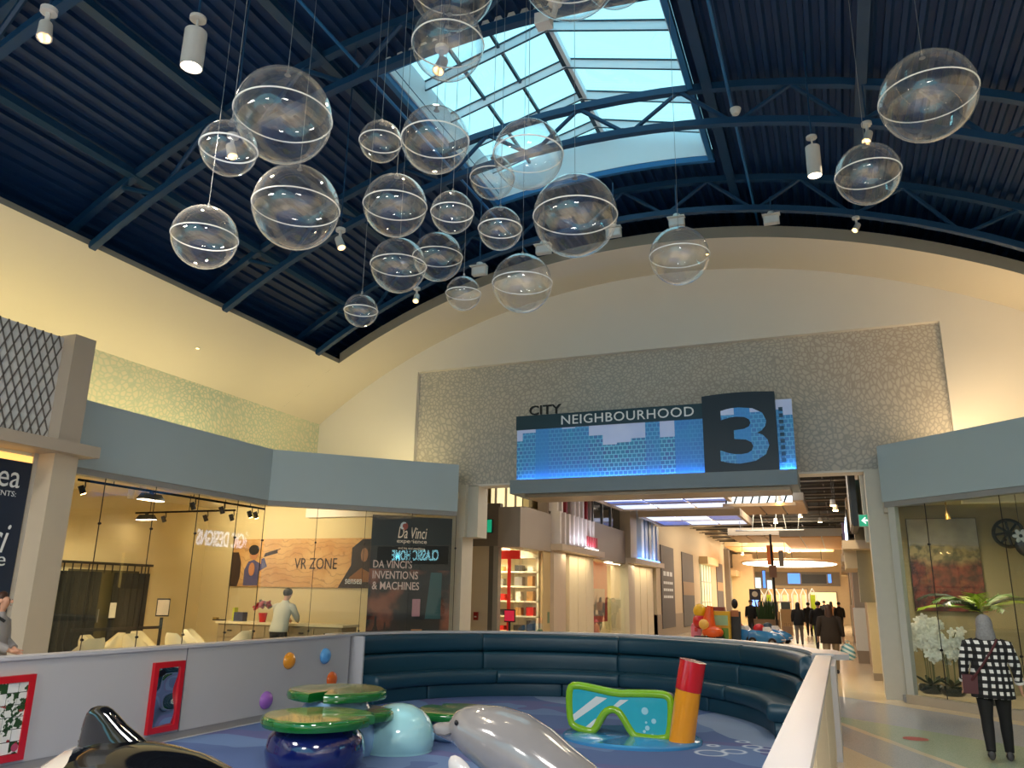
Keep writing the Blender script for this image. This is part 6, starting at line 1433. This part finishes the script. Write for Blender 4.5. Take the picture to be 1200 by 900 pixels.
for i, (xa, xb) in enumerate(((887, 895), (896.5, 905), (907, 914), (915.5, 924), (928, 935), (938, 945), (948, 957))):
    pa, pb = pY(xa, 695, 54), pY(xb, 707, 54); q = thing('gabled_kiosk', 'small white gabled kiosk frame at the corridor end, '+('first from the left', 'second from the left, lime inside', 'third from the left', 'fourth from the left', 'fifth from the left', 'sixth from the left', 'rightmost, lime inside')[i], 'kiosk', ((pa.x+pb.x)/2, 54, 0)); xm = (pa.x+pb.x)/2
    mk('gable_frame', G().tube([(pa.x, 54, 0), (pa.x, 54, pa.z-.1), (xm, 54, pa.z+.25), (pb.x, 54, pa.z-.1), (pb.x, 54, 0)], .05, 6), WHITE, q); mk('back_panel', G().box(pa.x+.06, pb.x-.06, 54.3, 54.35, 0, pa.z-.1), M('lime_panel', (150, 170, 20), .5) if i in (1, 6) else M('warm_lit_panel', (230, 190, 140), .5, emis=(230, 190, 140), es=.25), q)
def farbox(nm, xa, ya_, xb, yb_, mat, lab, cat, Y=65.9, es=None):
    pa, pb = pY(xa, ya_, Y), pY(xb, yb_, Y); o = thing(nm, lab, cat, ((pa.x+pb.x)/2, Y, pb.z)); mk('panel', G().box(pa.x, pb.x, Y-.06, Y, pb.z, pa.z), mat, o); mk('rim', G().box(pa.x-.06, pb.x+.06, Y-.02, Y+.06, pb.z-.06, pa.z+.06), M('greige_edge'), o); return o
BLS = M('blue_far_screen', (70, 130, 230), .4, emis=(70, 130, 240), es=.9)
farbox('upper_band', 886, 671, 984, 686, M('greige_band', (120, 108, 92), .6), 'greige band over the shops at the corridor end', 'fascia', 65.93)
farbox('lit_sign', 923, 672, 938, 684, BLS, 'blue lit sign at the corridor end, left end of the dark board', 'sign', 65.8); farbox('dark_board', 939, 673, 969, 684, BLACK, 'dark board between two blue signs at the corridor end', 'sign', 65.8); farbox('lit_sign', 970, 673, 974.5, 683, BLS, 'narrow blue lit sign at the corridor end, right end of the dark board', 'sign', 65.8)
WSC = M('pale_cyan_screen', (190, 226, 236), .4, emis=(190, 226, 236), es=.8)
farbox('lit_sign', 885, 677, 892, 689, WSC, 'pale lit screen at the corridor end, beside the cream pillar', 'sign', 65.9); farbox('lit_sign', 899, 680, 905, 690, WSC, 'pale lit screen at the corridor end, left of the pole', 'sign', 65.9); farbox('lit_sign', 893.5, 669, 897.5, 689, BLS, 'slim blue lit sign between two pale screens', 'sign', 65.9)
farbox('lit_opening', 950, 694, 982, 722, M('warm_lit_window', (250, 210, 150), .5, emis=(250, 206, 140), es=.8), 'warm lit shop opening at the far end of the corridor', 'shop front', 65.9)
farbox('lit_opening', 900, 690, 948, 722, M('warm_dim_window', (210, 160, 110), .5, emis=(230, 170, 110), es=.3), 'dim warm shop opening behind the gabled kiosks', 'shop front', 65.9)

# ---- coin rides and toy cars
YR = 33.5
def rb_(xa, ya_, xb, yb_, y0=0., y1=.3):
    pa, pb = pY(xa, ya_, YR), pY(xb, yb_, YR); return (pa.x, pb.x, YR+y0, YR+y1, max(0, pb.z), pa.z)
YEL, ORA, REDR, PNK, LGR = M('ride_yellow', (226, 180, 20), .35, coat=.3), M('ride_orange', (226, 92, 24), .35, coat=.3), M('ride_red', (200, 26, 34), .3, coat=.4), M('ride_pink', (232, 130, 150), .35, coat=.3), M('ride_lime', (90, 140, 30), .35, coat=.3)
q = thing('coin_ride', 'yellow framed coin ride booth with a pale green panel', 'ride', (pY(845, 735, YR).x, YR, 0))
mk('frame', G().box(*rb_(834, 716, 856, 752, .05, .5)), YEL, q); mk('screen_panel', G().box(*rb_(837, 721, 853, 733, 0, .05)), M('pale_green_panel', (150, 196, 150), .4), q); mk('lower_panel', G().box(*rb_(846, 736, 854, 750, 0, .05)), LGR, q); mk('roof', G().box(*rb_(826, 711, 848, 716, .1, .6)), M('dark_red_roof', (120, 44, 34), .4), q)
q = thing('coin_ride', 'orange and red coin ride with rounded seats left of the yellow booth', 'ride', (pY(830, 740, YR).x, YR-.3, 0)); pc = pY(833, 728, YR)
mk('seat_back', G().tube([(pc.x, YR-.2, .4), (pc.x-.05, YR-.2, 1.0), (pc.x+.02, YR-.2, 1.45)], [.26, .22, .12], 14), ORA, q); mk('seat_base', G().ell((pc.x+.1, YR-.3, .45), (.42, .3, .25), 16, 10), ORA, q); pd_ = pY(821, 728, YR); mk('side_seat', G().ell((pd_.x, YR-.1, .85), (.3, .25, .3), 16, 10), REDR, q); mk('bubble_top', G().ell((pd_.x, YR-.1, 1.25), (.26, .22, .28), 16, 10), YEL, q); mk('step_block', G().box(*rb_(829, 740, 842, 754, -.5, -.2)), M('pale_aqua_block', (170, 214, 214), .4), q)
mk('front_knob', G().ell((pY(827, 734, YR).x, YR-.45, .75), (.2, .15, .2), 14, 8), M('ride_amber', (240, 190, 90), .35), q); mk('plinth', G().box(pd_.x-.2, pc.x+.5, YR-.5, YR+.2, 0, .3), BLACK, q)
q = thing('coin_ride', 'small pink coin ride at the left of the ride group', 'ride', (pY(816, 745, YR).x, YR, 0)); mk('body', G().box(*rb_(810, 733, 822, 753, -.1, .3)), PNK, q); pe = pY(816, 731, YR); mk('hood', G().ell((pe.x, YR+.1, pe.z-.05), (.22, .2, .12), 14, 8), PNK, q); mk('coin_plate', G().box(pe.x-.06, pe.x+.06, YR-.12, YR-.1, .45, .6), M('ride_red'), q)
q = thing('ride_operator_stand', 'dark stand with a tan seat beside the yellow booth', 'stand', (pY(862, 735, 34.2).x, 34.2, 0)); X0 = q.location.x
mk('body', G().box(X0-.2, X0+.2, 34.1, 34.5, 0, 1.25), BLACK, q); mk('seat_panel', G().box(X0-.14, X0+.16, 34.06, 34.1, 1.05, 1.3), M('tan_seat', (170, 110, 70), .5), q); mk('head_rest', G().ell((X0, 34.3, 1.55), (.13, .13, .2), 14, 8), BLACK, q)
def toycar(px, Y, col, lab, seatcol, seatname):
    c_ = pY(px, 742, Y); o = thing('toy_car', lab, 'toy car', (c_.x, Y, 0), D2R(-18), group='blue ride-on toy cars'); CB = M('toy_blue', (52, 130, 186), .25, coat=.6)
    g = G(); rings = []
    for x_, wy, zb, zt in ((-.62, .22, .2, .5), (-.55, .3, .16, .56), (-.2, .33, .14, .58), (.2, .34, .14, .54), (.5, .32, .14, .46), (.68, .24, .17, .36), (.74, .1, .2, .28)):
        rings.append([(x_, -wy, zb), (x_, -wy*1.05, (zb+zt)/2), (x_, -wy*.8, zt), (x_, 0, zt+.03), (x_, wy*.8, zt), (x_, wy*1.05, (zb+zt)/2), (x_, wy, zb)])
    g.loft(rings); mk('car_body', g, CB, o, local=True, sharp=1.)
    mk('windscreen', G().prism([(-.02, .5), (.26, .5), (.1, .7), (-.0, .7)], -.22, .22, MXZ), M('white_plastic', (230, 230, 226), .4), o, local=True)
    mk('seat', G().ell((-.25, 0, .62), (.22, .24, .2), 14, 8), M(seatname, seatcol, .4), o, local=True)
    for x_ in (-.38, .4):
        for s_ in (-1, 1): w_ = mk('wheel', G().cyl((x_, s_*.28, .16), (x_, s_*.38, .16), .16, n=16), BLACK, o, local=True); mk('hub', G().cyl((x_, s_*.385, .16), (x_, s_*.39, .16), .08, n=10), STEEL, w_, local=True)
    mk('bumper', G().tube([(.7, -.2, .26), (.77, 0, .26), (.7, .2, .26)], .02, 6), WHITE, o, local=True)
toycar(872, 34.6, (52, 130, 186), 'blue toy car with a red seat next to the dark stand', (190, 24, 34), 'seat_red'); toycar(897, 33.4, (52, 130, 186), 'blue toy car with a white windscreen, nearest of the three', (180, 20, 30), 'seat_red'); toycar(907, 35.6, (52, 130, 186), 'blue toy car with a dark seat behind the nearest one', (36, 60, 76), 'seat_dark')
# red floor decal
p = pZ(1073, 866, 0); o = mk('floor_sticker', G().lathe([(0, .001), (.15, .001), (.16, .003), (0, .004)], (p.x, p.y, 0), 26), M('red_sticker', (176, 52, 50), .35)); tag(o, 'round red sticker on the terrazzo floor of the walkway', 'sticker')
